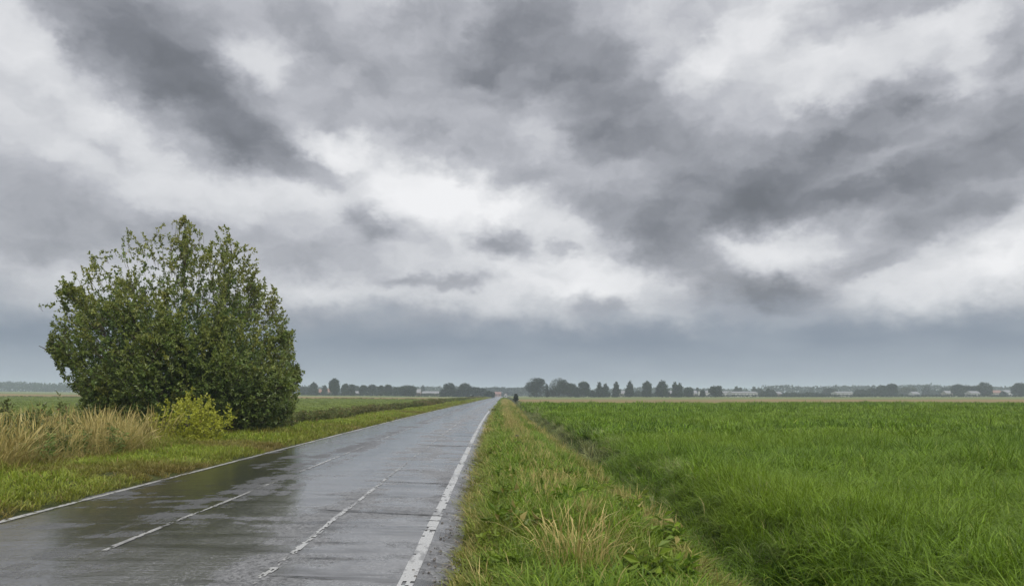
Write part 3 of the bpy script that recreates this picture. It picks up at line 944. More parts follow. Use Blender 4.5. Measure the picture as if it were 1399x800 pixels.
# weedy field edge running along the left of the road into the distance
P_edge = proto_set('edge_weed', [leafy(12, 0.85, 0.6, 0.16, 30, M['hedge_leaf'], 0.5) for _ in range(5)])
s, Y, X = spread(-11.8, -8.9, 33, 110, 0.9)
scatter('field_edge_weeds', P_edge, X, Y, zg(s, Y), 0.45 + 0.45 * rng.random(len(s)), rng.random(len(s)) * 6.28, patch(s, Y, 0.12, 105) * (0.3 + 0.7 * smooth(40, 90, Y)),
        'dark weedy strip between left verge and pasture', 'weeds', 0.1)
s, Y, X = spread(-12.2, -8.8, 110, 400, 0.45)
scatter('field_edge_weeds', P_edge, X, Y, zg(s, Y), 0.6 + 0.5 * rng.random(len(s)), rng.random(len(s)) * 6.28, patch(s, Y, 0.05, 106),
        'brownish weedy strip beside the road far ahead', 'weeds', 0.1)
# ragged weeds along the edges of the tan strips
Ys = np.concatenate([117 + 4 * rng.random(900), 247 + 8 * rng.random(700)])
Xs_ = np.concatenate([5 + 115 * rng.random(900), -165 + 150 * rng.random(700)])
ss = Xs_ - xs(Ys)
scatter('strip_edge_weeds', P_edge, Xs_, Ys, zg(ss, Ys), 0.25 + 0.3 * rng.random(len(Ys)), rng.random(len(Ys)) * 6.28, rng.random(len(Ys)),
        'ragged weeds where green fields meet the tan strip', 'weeds', 0.1)


# ------------------------------------------------------------------ bushes
M['bark'] = mat_plain('bark', (0.045, 0.036, 0.028), (0.10, 0.085, 0.07), 9.0, 0.85, 0.4)
M['twig'] = mat_plain('reddish_twigs', (0.06, 0.035, 0.03), (0.11, 0.07, 0.055), 9.0, 0.8)


def mat_bush(name, dark, light, odd, odd_at, top, topmax):
    """leaves: colour varies leaf by leaf, and shoots of this year's growth ('new') are more olive"""
    m, T, out = new_mat(name)
    rnd = T.n('ShaderNodeAttribute', attribute_name='rnd').outputs['Fac']
    new = T.n('ShaderNodeAttribute', attribute_name='new').outputs['Fac']
    c = T.mix(rnd, dark, light)
    c = T.mix(T.math('MULTIPLY', new, topmax), c, top)
    c = T.mix(T.maprange(rnd, odd_at - 0.01, odd_at + 0.01, 0, 0.85), c, odd)
    p = T.n('ShaderNodeBsdfPrincipled', ins={'Base Color': c, 'Roughness': 0.38, 'Specular IOR Level': 0.45})
    tr = T.n('ShaderNodeBsdfTranslucent', ins={'Color': c})
    mx = T.n('ShaderNodeMixShader', ins={0: 0.3, 1: p.outputs[0], 2: tr.outputs[0]})
    T.put(out.inputs['Surface'], mx.outputs[0])
    return m


M['bush_leaf'] = mat_bush('bush_leaves', (0.036, 0.078, 0.016), (0.180, 0.265, 0.062), (0.30, 0.23, 0.06), 0.97, (0.310, 0.290, 0.055), 0.8)
M['yellow_leaf'] = mat_bush('yellow_green_leaves', (0.26, 0.29, 0.022), (0.50, 0.52, 0.05), (0.22, 0.15, 0.04), 0.95, (0.34, 0.33, 0.06), 0.5)
M['sapling_leaf'] = mat_bush('sapling_leaves', (0.065, 0.105, 0.024), (0.17, 0.22, 0.05), (0.26, 0.15, 0.07), 0.9, (0.12, 0.11, 0.045), 0.6)


def bush(name, label, cat, loc, env, n_stem, n_sec, n_twig, n_leaf, leaf, twig_len, mleaf, stem_r, n_shoot=0, shoot_len=1.0, seed=1, base_r=0.4, tilt_max=1.35, group=None, n_fill=0):
    """env(dir) -> distance from the root to the outline in that direction"""
    r = np.random.default_rng(seed)
    t0 = thing(name, label, cat, loc, group)
    st_parts, br_parts, lp, ld, lr, ln = [], [], [], [], [], []

    def add_leaves(P0, P1, n, new):
        tt = r.random(n) ** 0.8
        pos = P0 + (P1 - P0) * tt[:, None]
        axis = norm((P1 - P0)[None, :])
        d = norm(axis * 0.5 + r.normal(size=(n, 3)) * 0.75 + np.array([[0, 0, 0.05]]))
        lp.append(pos)
        ld.append(d)
        lr.append(np.clip(0.62 * r.random() + 0.38 * r.random(n), 0, 0.96) if r.random() > 0.03 else r.random(n))
        ln.append(np.full(n, new))

    def envd(v):
        return env(v / np.linalg.norm(v))
    for k in range(n_stem):
        a = (k + r.random() * 0.8) / n_stem * 6.283 * 3.0
        tl = tilt_max * math.sqrt((k + 0.5) / n_stem) * (0.85 + 0.3 * r.random())
        tl = min(tl, tilt_max)
        d = np.array([math.sin(tl) * math.cos(a), math.sin(tl) * math.sin(a), math.cos(tl)])
        ln_ = envd(d) * (0.86 + 0.12 * r.random())
        b = np.array([math.cos(a), math.sin(a), 0]) * base_r * r.random()
        tt = np.linspace(0, 1, 8)
        # stems leave the ground steeply and lean out
        P = b + (d * ln_)[None, :] * tt[:, None]
        P[:, 2] += 0.10 * ln_ * math.sin(tl) * np.sin(tt * 3.1416)
        P[1:-1] += r.normal(0, 0.03 * ln_ / 4, (6, 3))
        st_parts.append(tube(P, stem_r * (1 - 0.86 * tt) * (0.7 + 0.5 * r.random()), 6))
        for m_ in range(n_sec):
            u = 0.16 + 0.84 * (m_ + r.random()) / n_sec
            i = min(int(u * 7), 6)
            p0 = P[i] + (P[i + 1] - P[i]) * (u * 7 - i)
            od = norm(p0 - np.array([0, 0, 0.9]) + r.normal(size=3) * 1.6 + np.array([0, 0, 0.6]))
            lo = (0.55 + 0.7 * r.random()) * twig_len * 2.4 * (1.1 - 0.5 * u)
            p1 = p0 + od * lo
            e = envd(p1)
            q_ = np.linalg.norm(p1)
            if q_ > e:
                p1 = p1 * (e / q_)
            p1[2] = max(p1[2], 0.12)
            pm = (p0 + p1) / 2 + r.normal(0, 0.06 * lo, 3)
            br_parts.append(tube(np.array([p0, pm, p1]), np.array([0.35, 0.25, 0.12]) * stem_r * 0.55, 4))
            for w in range(n_twig):
                v = 0.2 + 0.8 * r.random()
                q0 = p0 + (p1 - p0) * v
                td = norm(od * 0.6 + r.normal(size=3) * 0.8 + np.array([0, 0, 0.25]))
                q1 = q0 + td * twig_len * (0.5 + 0.8 * r.random())
                e = envd(q1) * 1.03
                q_ = np.linalg.norm(q1)
                if q_ > e:
                    q1 = q1 * (e / q_)
                q1[2] = max(q1[2], 0.10)
                depth = np.linalg.norm(q1) / max(envd(q1), 0.1)
                hgt = q1[2] / max(envd(np.array([0, 0, 1.0])), 0.1)
                new = max(0, (depth - 0.72) / 0.28) * (0.15 + 0.85 * hgt) * r.random() ** 0.5
                if w % 3 == 0:
                    br_parts.append(tube(np.array([q0, q1]), np.array([0.11, 0.05]) * stem_r * 0.5, 3))
                add_leaves(q0, q1, n_leaf, new)
    for k in range(n_fill):
        a = r.random() * 6.283
        cz = r.random() * 1.02
        sn = math.sqrt(max(0, 1 - min(cz, 1) ** 2))
        d = np.array([sn * math.cos(a), sn * math.sin(a), min(cz, 1.0)])
        if d[2] > 0.7 and r.random() < 0.25:
            continue
        f = 1 - 0.45 * r.random() ** 1.6
        q1 = d * envd(d) * f
        q0 = q1 - norm(d + r.normal(size=3) * 0.6) * twig_len * 0.9
        q0[2] = max(q0[2], 0.1)
        q1[2] = max(q1[2], 0.1)
        br_parts.append(tube(np.array([q0 - d * twig_len * 0.4, q0, q1]), np.array([0.2, 0.13, 0.05]) * stem_r * 0.5, 3))
        add_leaves(q0, q1, n_leaf, max(0, (f - 0.7) / 0.3) * (0.12 + 0.88 * d[2] ** 1.5) * r.random() ** 0.5)
    for k in range(n_shoot):
        a = r.random() * 6.283
        tl = math.acos(1 - r.random() * 0.95)
        d = np.array([math.sin(tl) * math.cos(a), math.sin(tl) * math.sin(a), math.cos(tl)])
        p0 = d * envd(d) * 0.90
        sd = norm(d * 0.7 + np.array([0, 0, 0.75]) + r.normal(size=3) * 0.15)
        p1 = p0 + sd * shoot_len * (0.5 + 0.7 * r.random())
        br_parts.append(tube(np.array([p0 - d * 0.5, p0, p1]), np.array([0.2, 0.14, 0.06]) * stem_r * 0.5, 4))
        add_leaves(p0, p1, int(n_leaf * 1.6), 0.35 + 0.5 * r.random())
        for w in range(3):
            q0 = p0 + (p1 - p0) * r.random()
            add_leaves(q0, q0 + norm(sd + r.normal(size=3) * 0.8) * twig_len * 0.6, max(4, n_leaf // 2), 0.4 + 0.4 * r.random())
    V, Fs, A = merge(st_parts)
    obj('stem', mesh_from('stem', V, Fs, mats=[M['bark']], smooth=True), t0)
    V, Fs, A = merge(br_parts)
    obj('branch', mesh_from('branch', V, Fs, mats=[M['twig']], smooth=True), t0)
    pos = np.concatenate(lp)
    V, Fs, A = leaves(pos, np.concatenate(ld), leaf * (0.6 + 0.65 * r.random(len(pos))), 0.55, 0.25, np.concatenate(lr), r)
    A['new'] = np.repeat(np.concatenate(ln), 4)
    obj('crown', mesh_from('crown', V, Fs, A, [mleaf]), t0)
    return t0


def dome(rx, ry, up, low, seed, lump=0.08):
    """outline of a bush: wide dome with a lumpy edge; low = distance straight sideways at the ground"""
    q = np.random.default_rng(seed)
    ph = q.random(6) * 6.283

    def e(d):
        a = math.atan2(d[1], d[0])
        h = max(d[2], 0.0)
        # circle of radius up/2 standing a little above the ground, stretched sideways
        rs = math.hypot(d[0] / rx, d[1] / ry)
        c = up * 0.46
        rr = up - c
        dx, dz = rs * rr, h
        A_ = (rs * 1.0) ** 2 + (h / rr) ** 2
        B_ = -2 * h * c / rr ** 2
        C_ = (c / rr) ** 2 - 1
        disc = max(B_ * B_ - 4 * A_ * C_, 0)
        t = (-B_ + math.sqrt(disc)) / (2 * A_)
        t = max(t, low)
        l = 1 + lump * (math.sin(3 * a + ph[0]) * 0.5 + math.sin(5 * a + 4 * h + ph[1]) * 0.5 + 0.6 * math.sin(9 * h + 2 * a + ph[2]) + 0.4 * math.sin(11 * a - 5 * h + ph[3]))
        return t * l
    return e


def outline(hs, left, right, depth, seed, lump=0.05):
    """outline from half-widths at heights: left and right as seen along the road, depth towards the viewer"""
    q = np.random.default_rng(seed)
    ph = q.random(6) * 6.283
    tl = np.linspace(0, np.pi / 2, 61)
    tabs = []
    for wd in (left, right, depth):
        row = []
        for t in tl:
            rr = np.linspace(0.05, 14, 900)
            inside = rr * math.sin(t) <= np.interp(rr * math.cos(t), hs, wd, right=-1.0)
            row.append(rr[inside].max() if inside.any() else 0.3)
        tabs.append(np.array(row))

    def e(d):
        h = min(max(d[2], 0.0), 1.0)
        t = math.acos(h)
        hl = math.hypot(d[0], d[1]) + 1e-9
        cx = d[0] / hl
        side = np.interp(t, tl, tabs[1] if cx > 0 else tabs[0])
        dp = np.interp(t, tl, tabs[2])
        a = math.atan2(d[1], d[0])
        l = 1 + lump * (math.sin(3 * a + ph[0]) * 0.5 + math.sin(5 * a + 4 * h + ph[1]) * 0.6 + 0.8 * math.sin(11 * h + 2 * a + ph[2]) + 0.6 * math.sin(9 * a - 7 * h + ph[3]))
        return (side * cx * cx + dp * (1 - cx * cx)) * l
    return e


BY = 30.0
BX = at(252, BY)
bush_env = outline([0, 1, 2, 3.2, 4.2, 5.2, 6.2, 7.0, 7.6, 8.1], [2.5, 3.2, 4.0, 4.55, 4.6, 4.35, 3.85, 3.2, 2.3, 0.3],
                   [3.2, 4.0, 4.4, 4.4, 3.9, 3.35, 2.8, 2.3, 1.7, 0.5], [3.2, 3.8, 4.1, 4.2, 4.0, 3.6, 2.9, 2.2, 1.2, 0.2], 14, 0.045)
bush('roadside_bush', 'very large rounded leafy bush standing beyond the left verge', 'bush', (BX, BY, ground_z(BX, BY) - 0.05),
     bush_env, 28, 17, 9, 23, 0.118, 0.62, M['bush_leaf'], 0.085, 190, 0.6, 5, 0.9, 1.42, n_fill=5200)
SY = 24.3
SX = at(262, SY)
bush('yellow_shrub', 'small bright yellow-green shrub in front of the large bush', 'shrub', (SX, SY, ground_z(SX, SY)),
     dome(1.2, 0.95, 1.45, 0.8, 8, 0.14), 12, 9, 5, 9, 0.085, 0.24, M['yellow_leaf'], 0.02, 16, 0.42, 9, 0.15, 1.3, n_fill=320)
SY = 21.0
SX = at(72, SY)
bush('sapling', 'young reddish-tipped sapling rising above the dry grass at far left', 'sapling', (SX, SY, ground_z(SX, SY)),
     dome(0.85, 0.8, 1.45, 0.4, 4, 0.16), 8, 6, 3, 6, 0.12, 0.26, M['sapling_leaf'], 0.018, 12, 0.6, 12, 0.15, 1.0)
SY = 17.0
SX = at(40, SY)
bush('bramble_bush', 'dark low bramble bush among tall dry grass near left picture edge', 'shrub', (SX, SY, ground_z(SX, SY)),
     dome(0.7, 0.7, 1.0, 0.6, 6, 0.14), 9, 7, 4, 7, 0.10, 0.24, M['sapling_leaf'], 0.014, 4, 0.3, 15, 0.15, 1.3)
for (bx_, by_, bw_, bh_, sd_, lb_) in ((8, 19.5, 0.9, 1.35, 31, 'leafy bramble cut by the left picture edge'), (104, 22.5, 0.8, 1.15, 32, 'leafy bramble just right of the reddish-tipped sapling')):
    SX = at(bx_, by_)
    bush('bramble_bush', lb_, 'shrub', (SX, by_, ground_z(SX, by_)), dome(bw_, bw_, bh_, 0.5, sd_, 0.16), 9, 7, 4, 7, 0.10, 0.24, M['sapling_leaf'], 0.014, 8, 0.35, sd_, 0.15, 1.3)
SY = 24.0
SX = at(168, SY)
bush('bramble_bush', 'low green bramble between tall dry grass and the yellow shrub', 'shrub', (SX, SY, ground_z(SX, SY)),
     dome(1.1, 0.8, 0.8, 0.6, 7, 0.14), 9, 7, 4, 7, 0.09, 0.24, M['sapling_leaf'], 0.012, 0, 0.3, 16, 0.15, 1.3)
SY = 36.0
SX = at(378, SY)
bush('bramble_bush', 'low weedy bramble at the right foot of the large bush', 'shrub', (SX, SY, ground_z(SX, SY)),
     dome(1.3, 0.9, 1.0, 0.6, 17, 0.14), 9, 7, 4, 7, 0.11, 0.26, M['sapling_leaf'], 0.012, 0, 0.3, 17, 0.15, 1.3)

# the tan tuft in the right verge
TY = 6.9
TX = at(786, TY)
r2 = np.random.default_rng(77)
tuft = thing('dry_grass_tuft', 'tall straw-coloured grass tuft in the near right verge', 'grass tuft', (TX, TY, ground_z(TX, TY)))
V, Fs, A = blades(210, 0.32, 0.25, 0.74, 0.0062, tilt=(0.0, 0.30), curve=(0.1, 1.9), seg=5, profile=[0.8, 0.7, 0.6, 0.6, 1.4], r=r2)
V[:, 0] *= 1.15
obj('stalk', mesh_from('stalk', V, Fs, A, [M['dry_blade']]), tuft, kind='stuff')
V, Fs, A = blades(120, 0.28, 0.15, 0.45, 0.008, tilt=(0.1, 0.7), curve=(0.3, 1.8), seg=4, r=r2)
obj('blade', mesh_from('blade', V, Fs, A, [M['verge_blade']]), tuft, kind='stuff')
# small black object in the verge
SY = 25.0
SX = at(706.5, SY)
q_ = np.random.default_rng(5)
import bmesh
bm = bmesh.new()
bmesh.ops.create_icosphere(bm, subdivisions=2, radius=0.085)
for v in bm.verts:
    v.co *= 0.8 + 0.4 * q_.random()
    v.co.z *= 0.8
me = bpy.data.meshes.new('dark_stone')
bm.to_mesh(me)
bm.free()
me.materials.append(mat_plain('dark_stone', (0.006, 0.006, 0.006), (0.02, 0.02, 0.02), 20, 0.6, 0.3))
obj('dark_stone', me, None, (SX, SY, ground_z(SX, SY) + 0.24), label='small black lump in the right verge grass', category='stone')
# a dark little conifer on the right verge far ahead
M['far_leaf'] = mat_foliage('far_tree_foliage', (0.016, 0.030, 0.017), (0.040, 0.060, 0.028), trans=0.15, rough=0.6, spec=0.2)
M['conifer_leaf'] = mat_foliage('conifer_foliage', (0.020, 0.032, 0.018), (0.045, 0.060, 0.028), trans=0.1, rough=0.6, spec=0.2)
M['far_leaf2'] = mat_foliage('far_olive_foliage', (0.040, 0.050, 0.020), (0.075, 0.085, 0.035), trans=0.15, rough=0.6, spec=0.2)


def tree(name, label, loc, w, h, kind, seed, group=None, mat='far_leaf', quad=0.62, cat='tree', dens=1.0):
    """broad far-off tree: trunk with limbs, crown of many leaf clumps filling lobes"""
    r = np.random.default_rng(seed)
    t0 = thing(name, label, cat, loc, group, r.random() * 0.0)
    lob = []                                     # (cx, cy, cz, rx, ry, rz) as shares of w / h
    if kind == 'round':
        lob = [(0, 0, 0.52, 0.46, 0.46, 0.47)]
        for k in range(9):
            a = r.random() * 6.283
            lob.append((0.27 * math.cos(a), 0.27 * math.sin(a), 0.28 + 0.5 * r.random(), 0.24, 0.24, 0.20))
    elif kind == 'oval':
        lob = [(0, 0, 0.60, 0.42, 0.42, 0.40), (0, 0, 0.36, 0.40, 0.40, 0.24), (0, 0, 0.80, 0.34, 0.34, 0.2)]
        for k in range(7):
            a = r.random() * 6.283
            lob.append((0.25 * math.cos(a), 0.25 * math.sin(a), 0.25 + 0.6 * r.random(), 0.22, 0.22, 0.15))
    elif kind == 'cone':
        for k in range(9):
            z = 0.14 + 0.80 * k / 8
            q = 0.46 * (1 - (k / 8) ** 2.0 * 0.74) * (0.85 + 0.3 * r.random())
            lob.append((r.normal(0, 0.06), r.normal(0, 0.06), z, q, q, 0.13 if k < 8 else 0.06))
            a = r.random() * 6.283
            lob.append((q * 0.75 * math.cos(a), q * 0.75 * math.sin(a), z, q * 0.55, q * 0.55, 0.10))
            a += 2.2 + r.random()
            lob.append((q * 0.7 * math.cos(a), q * 0.7 * math.sin(a), z + 0.04, q * 0.45, q * 0.45, 0.09))
    elif kind == 'twin':
        for sx_, hh in ((-0.22, 1.0), (0.2, 0.95), (0.0, 0.7)):
            for k in range(6):
                z = hh * (0.15 + 0.75 * k / 5)
                q = 0.30 * (1 - (k / 5) ** 1.6 * 0.65)
                lob.append((sx_ + r.normal(0, 0.03), r.normal(0, 0.06), z, q, q, 0.14 * hh))
    elif kind == 'low':
        for k in range(10):
            x = -0.4 + 0.8 * (k + r.random() * 0.5) / 9.5
            hh = (0.95 - 1.6 * x * x) * (0.75 + 0.3 * r.random())
            lob.append((x, r.normal(0, 0.08), hh * 0.5, 0.17, 0.17, hh * 0.5))
    for k in range(7):
        a = r.random() * 6.283
        z = 0.15 + 0.7 * r.random()
        q = 0.42 * (1.0 - 0.55 * z)
        lob.append((q * math.cos(a), q * math.sin(a), z, 0.10 + 0.10 * r.random(), 0.14, 0.06 + 0.09 * r.random()))
    lob = np.array(lob)
    lob[:, :3] += r.normal(0, 0.012, (len(lob), 3))
    vol = lob[:, 3] * lob[:, 5]
    n = int(min(4200, max(160, w * h / quad ** 2 * 26 * dens)))
    li = r.choice(len(lob), n, p=vol / vol.sum())
    d = norm(r.normal(size=(n, 3)))
    rad = r.random(n) ** 0.30
    P = lob[li, :3] + d * rad[:, None] * lob[li, 3:]
    P = P * np.array([w, w, h])
    P[:, 2] = np.clip(P[:, 2], 0.2, None)
    P += r.normal(0, quad * 0.25, P.shape)
    P[:, 2] = np.clip(P[:, 2], 0.15, None)
    V, Fs, A = leaves(P, r.normal(size=(n, 3)), quad * (0.7 + 0.8 * r.random(n)), 0.8, 0.35, np.clip(0.5 + 0.3 * r.normal(size=n), 0, 1), r)
    obj('crown', mesh_from('crown', V, Fs, A, [M[mat]]), t0)
    parts = [tube(np.array([[0, 0, -0.2], [0.02 * w, 0, h * 0.3], [0, 0, h * 0.8]]), np.array([0.035, 0.028, 0.01]) * max(h, 2), 6)]
    for k in range(5):
        a = r.random() * 6.283
        z0 = h * (0.2 + 0.35 * r.random())
        parts.append(tube(np.array([[0, 0, z0], [0.3 * w * math.cos(a), 0.3 * w * math.sin(a), z0 + 0.25 * h]]), np.array([0.012, 0.004]) * h, 4))
    V, Fs, A = merge(parts)
    obj('trunk', mesh_from('trunk', V, Fs, mats=[M['bark']], smooth=True), t0)
    return t0


def far_tree(px, top, wpx, Y, kind, label, group, mat='far_leaf', name='tree', base=None, dens=1.0, seed=[100]):
    seed[0] += 1
    X = at(px, Y)
    z = ground_z(X, Y)
    h = EYE + (HZ - top) / 1050.0 * Y - z
    w = wpx / 1050.0 * Y
    return tree(name, label, (X, Y, z - 0.1), w * (1.22 if kind in ('round', 'oval') else 1.12), max(h * 1.05, 0.8), kind, seed[0], group, mat, quad=0.0012 * Y, dens=dens)


SY = 190.0
SX = at(704.8, SY)
tree('conifer', 'small dark upright evergreen on the right verge where the road ends', (SX, SY, ground_z(SX, SY)), 1.15, 2.1, 'oval', 55, None, 'conifer_leaf', 0.2)
G1, G2, G3 = 'trees of the hedgerow left of the road', 'trees in the row right of the road', 'trees among the far buildings at right'
LEFT = [
    (416, 528.5, 14, 640, 'round', 'hazy round tree just right of the large bush'),
    (428.6, 523.5, 12, 560, 'cone', 'cone-shaped tree between the large bush and the tallest left tree'),
    (443.5, 527.4, 8, 580, 'cone', 'small pointed tree left of the tallest left tree'),
    (456.9, 518.0, 13.5, 500, 'oval', 'tallest dark oval tree in the left row'),
    (472, 524.6, 10, 540, 'oval', 'first tree right of the tallest left tree'),
    (480.7, 525.4, 7, 540, 'oval', 'narrow tree, second right of the tallest left tree'),
    (488, 526.8, 6.5, 640, 'round', 'pale small round tree in the gap of the left row'),
    (496.3, 526, 9.5, 550, 'round', 'round tree right of the pale gap in the left row'),
    (507.8, 525.8, 10, 550, 'oval', 'broad upright tree in the middle of the left row'),
    (514.5, 527.5, 7, 650, 'round', 'faint tree behind the middle of the left row'),
    (520.3, 527, 7.5, 540, 'oval', 'slim dark tree right of the middle of the left row'),
    (530.5, 526, 10, 550, 'oval', 'upright tree two places left of the wide flat-topped one'),
    (541.3, 528.3, 11, 550, 'round', 'low round tree next to the wide flat-topped one'),
    (556, 526.6, 17, 520, 'round', 'wide flat-topped tree ending the left row'),
    (565.2, 527.2, 6, 540, 'round', 'small round tree against the pale building left of the road'),
    (578, 527.4, 5.5, 760, 'cone', 'lone faint tree behind the pale building left of the road'),
    (614, 523.2, 13, 520, 'round', 'tall round tree right of the pale building'),
    (606, 531, 9, 525, 'low', 'low scrub at the left foot of the tall round tree'),
    (624, 530, 12, 530, 'low', 'low scrub between the two tall clumps left of the road'),
    (636.5, 523.6, 17, 520, 'round', 'broad leafy clump closest to the road on its left'),
    (650, 528.5, 12, 530, 'round', 'middling tree on the right shoulder of the broad clump'),
    (659, 530, 9, 540, 'round', 'smaller tree sloping down towards the road end'),
    (669, 533, 12, 470, 'low', 'dark shrub hiding the left side of the road end'),
]
for (px, top, wpx, Y, kd, lb) in LEFT:
    far_tree(px, top, wpx, Y, kd, lb, G1)
RIGHT = [
    (733, 516.4, 26, 500, 'round', 'largest round tree, leftmost of the right row'),
    (747.5, 525.6, 4, 505, 'cone', 'thin pointed tree between the two largest right trees'),
    (763, 517.2, 26, 500, 'round', 'broad round tree, second large one of the right row'),
    (779.5, 524, 14, 500, 'round', 'lower tree leaning on the right of the second large tree'),
    (788.5, 529.5, 6, 510, 'cone', 'tiny tree left of the third large tree'),
    (797.5, 522, 16, 500, 'oval', 'third large tree of the right row, dome-topped'),
    (809.5, 532.5, 7, 520, 'low', 'low shrub right of the dome-topped tree'),
    (823.5, 523.5, 19.5, 505, 'twin', 'wide tree with several peaks in the right row'),
    (842, 522.8, 9.5, 505, 'cone', 'first of the two slim pointed trees in the right row'),
    (860.3, 522, 10.5, 505, 'cone', 'second of the two slim pointed trees in the right row'),
    (884, 521.8, 13.5, 505, 'cone', 'ragged pointed tree right of the two slim ones'),
    (905, 521, 17, 505, 'cone', 'broad pointed tree, tallest of the right half of the row'),
    (925.5, 522.8, 14.5, 505, 'twin', 'two-headed tree near the right end of the row'),
    (941, 529, 11, 520, 'round', 'low round tree right of the two-headed one'),
    (953, 529.8, 6, 700, 'cone', 'small faint pointed tree behind the white chimney'),
    (959.5, 533, 6, 515, 'oval', 'dark narrow tree beside the white chimney'),
    (977.6, 527, 16, 510, 'round', 'single round tree between two white buildings'),
    (873, 533, 13, 620, 'low', 'pale scrub between pointed trees of the right row'),
    (897, 535, 10, 620, 'low', 'pale low scrub behind the broad pointed tree'),
]
for (px, top, wpx, Y, kd, lb) in RIGHT:
    far_tree(px, top, wpx, Y, kd, lb, G2)
FAR = [
    (1005.7, 528.6, 9, 760, 'cone', 'pointed tree behind the left end of the long white building'),
    (1011.5, 529.8, 6, 760, 'cone', 'smaller pointed tree behind the long white building'),
    (1030, 529.2, 7, 740, 'cone', 'pointed tree behind the right end of the long white building'),
    (1037, 530.5, 10, 730, 'round', 'hazy round tree over the right end of the long white building'),
    (1050, 531.2, 20, 620, 'low', 'dark hump of scrub right of the long white building'),
    (1049.5, 531, 8, 615, 'cone', 'small peaked tree on the dark hump of scrub'),
    (1082, 535.5, 26, 600, 'low', 'left part of the low dark thicket before the hazy wood'),
    (1112, 535.8, 30, 600, 'low', 'right part of the low dark thicket before the hazy wood'),
    (1109, 530.5, 6, 900, 'cone', 'faint spike of a tree above the low thicket'),
    (1134, 530.6, 18, 720, 'round', 'hazy dome-shaped tree left of the white barn'),
    (1177, 531, 18, 640, 'low', 'sloping trees just right of the white barn'),
    (1191, 530, 12, 650, 'round', 'round tree on the slope right of the white barn'),
    (1205, 526.7, 15, 620, 'round', 'left one of the joined tall pair at right'),
    (1217.8, 524.4, 16, 620, 'oval', 'right taller one of the joined tall pair at right'),
    (1238.6, 528.6, 20, 760, 'round', 'pale olive tree right of the joined tall pair'),
    (1265.5, 528.2, 10, 760, 'cone', 'pointed hazy tree midway between the tall clumps'),
    (1278, 531.5, 18, 800, 'low', 'faint low trees midway between the tall clumps'),
    (1292, 529.7, 14, 740, 'round', 'hazy round tree left of the dark right clump'),
    (1309.6, 525.2, 16, 640, 'round', 'left end of the dark right clump'),
    (1321, 526.2, 12, 650, 'round', 'second tree of the dark right clump'),
    (1331, 527, 14, 650, 'round', 'flat-topped third tree of the dark right clump'),
    (1344.5, 522.2, 16.5, 620, 'round', 'tallest tree of the dark right clump'),
    (1371.6, 534, 10, 640, 'low', 'small shrub before the pale roofs at far right'),
    (1395, 523, 21, 600, 'round', 'large tree cut by the right picture edge'),
]
for (px, top, wpx, Y, kd, lb) in FAR:
    far_tree(px, top, wpx, Y, kd, lb, G3, 'far_leaf2' if 'olive' in lb else 'far_leaf')

# two small bushes at the field edge far along the left of the road
far_tree(643.5, 540.5, 5, 300, 'low', 'small brown bush beside the road far ahead on the left', None, 'far_leaf2', 'shrub')
far_tree(646.3, 539.8, 2.2, 310, 'cone', 'tiny upright dark bush beside the road far ahead', None, 'conifer_leaf', 'shrub')

# ------------------------------------------------------------------ far buildings
M['white_wall'] = mat_plain('white_render', (0.42, 0.42, 0.42), (0.50, 0.50, 0.49), 0.4, 0.8)
M['cream_wall'] = mat_plain('cream_render', (0.26, 0.24, 0.20), (0.32, 0.29, 0.24), 0.4, 0.8)
M['brick_wall'] = mat_plain('brick_wall', (0.26, 0.17, 0.14), (0.34, 0.22, 0.18), 0.6, 0.85)
M['red_roof'] = mat_plain('red_roof_tiles', (0.19, 0.10, 0.08), (0.26, 0.14, 0.11), 0.8, 0.8)
M['grey_roof'] = mat_plain('grey_roof_sheets', (0.16, 0.16, 0.17), (0.24, 0.24, 0.25), 0.8, 0.6)
M['pane'] = mat_plain('window_glass', (0.03, 0.035, 0.04), (0.05, 0.055, 0.06), 1.0, 0.15)


def box_np(x0, x1, y0, y1, z0, z1):
    V = np.array([[x0, y0, z0], [x1, y0, z0], [x1, y1, z0], [x0, y1, z0], [x0, y0, z1], [x1, y0, z1], [x1, y1, z1], [x0, y1, z1]], float)
    Fc = np.array([[0, 3, 2, 1], [4, 5, 6, 7], [0, 1, 5, 4], [1, 2, 6, 5], [2, 3, 7, 6], [3, 0, 4, 7]])
    return V, [Fc], {}


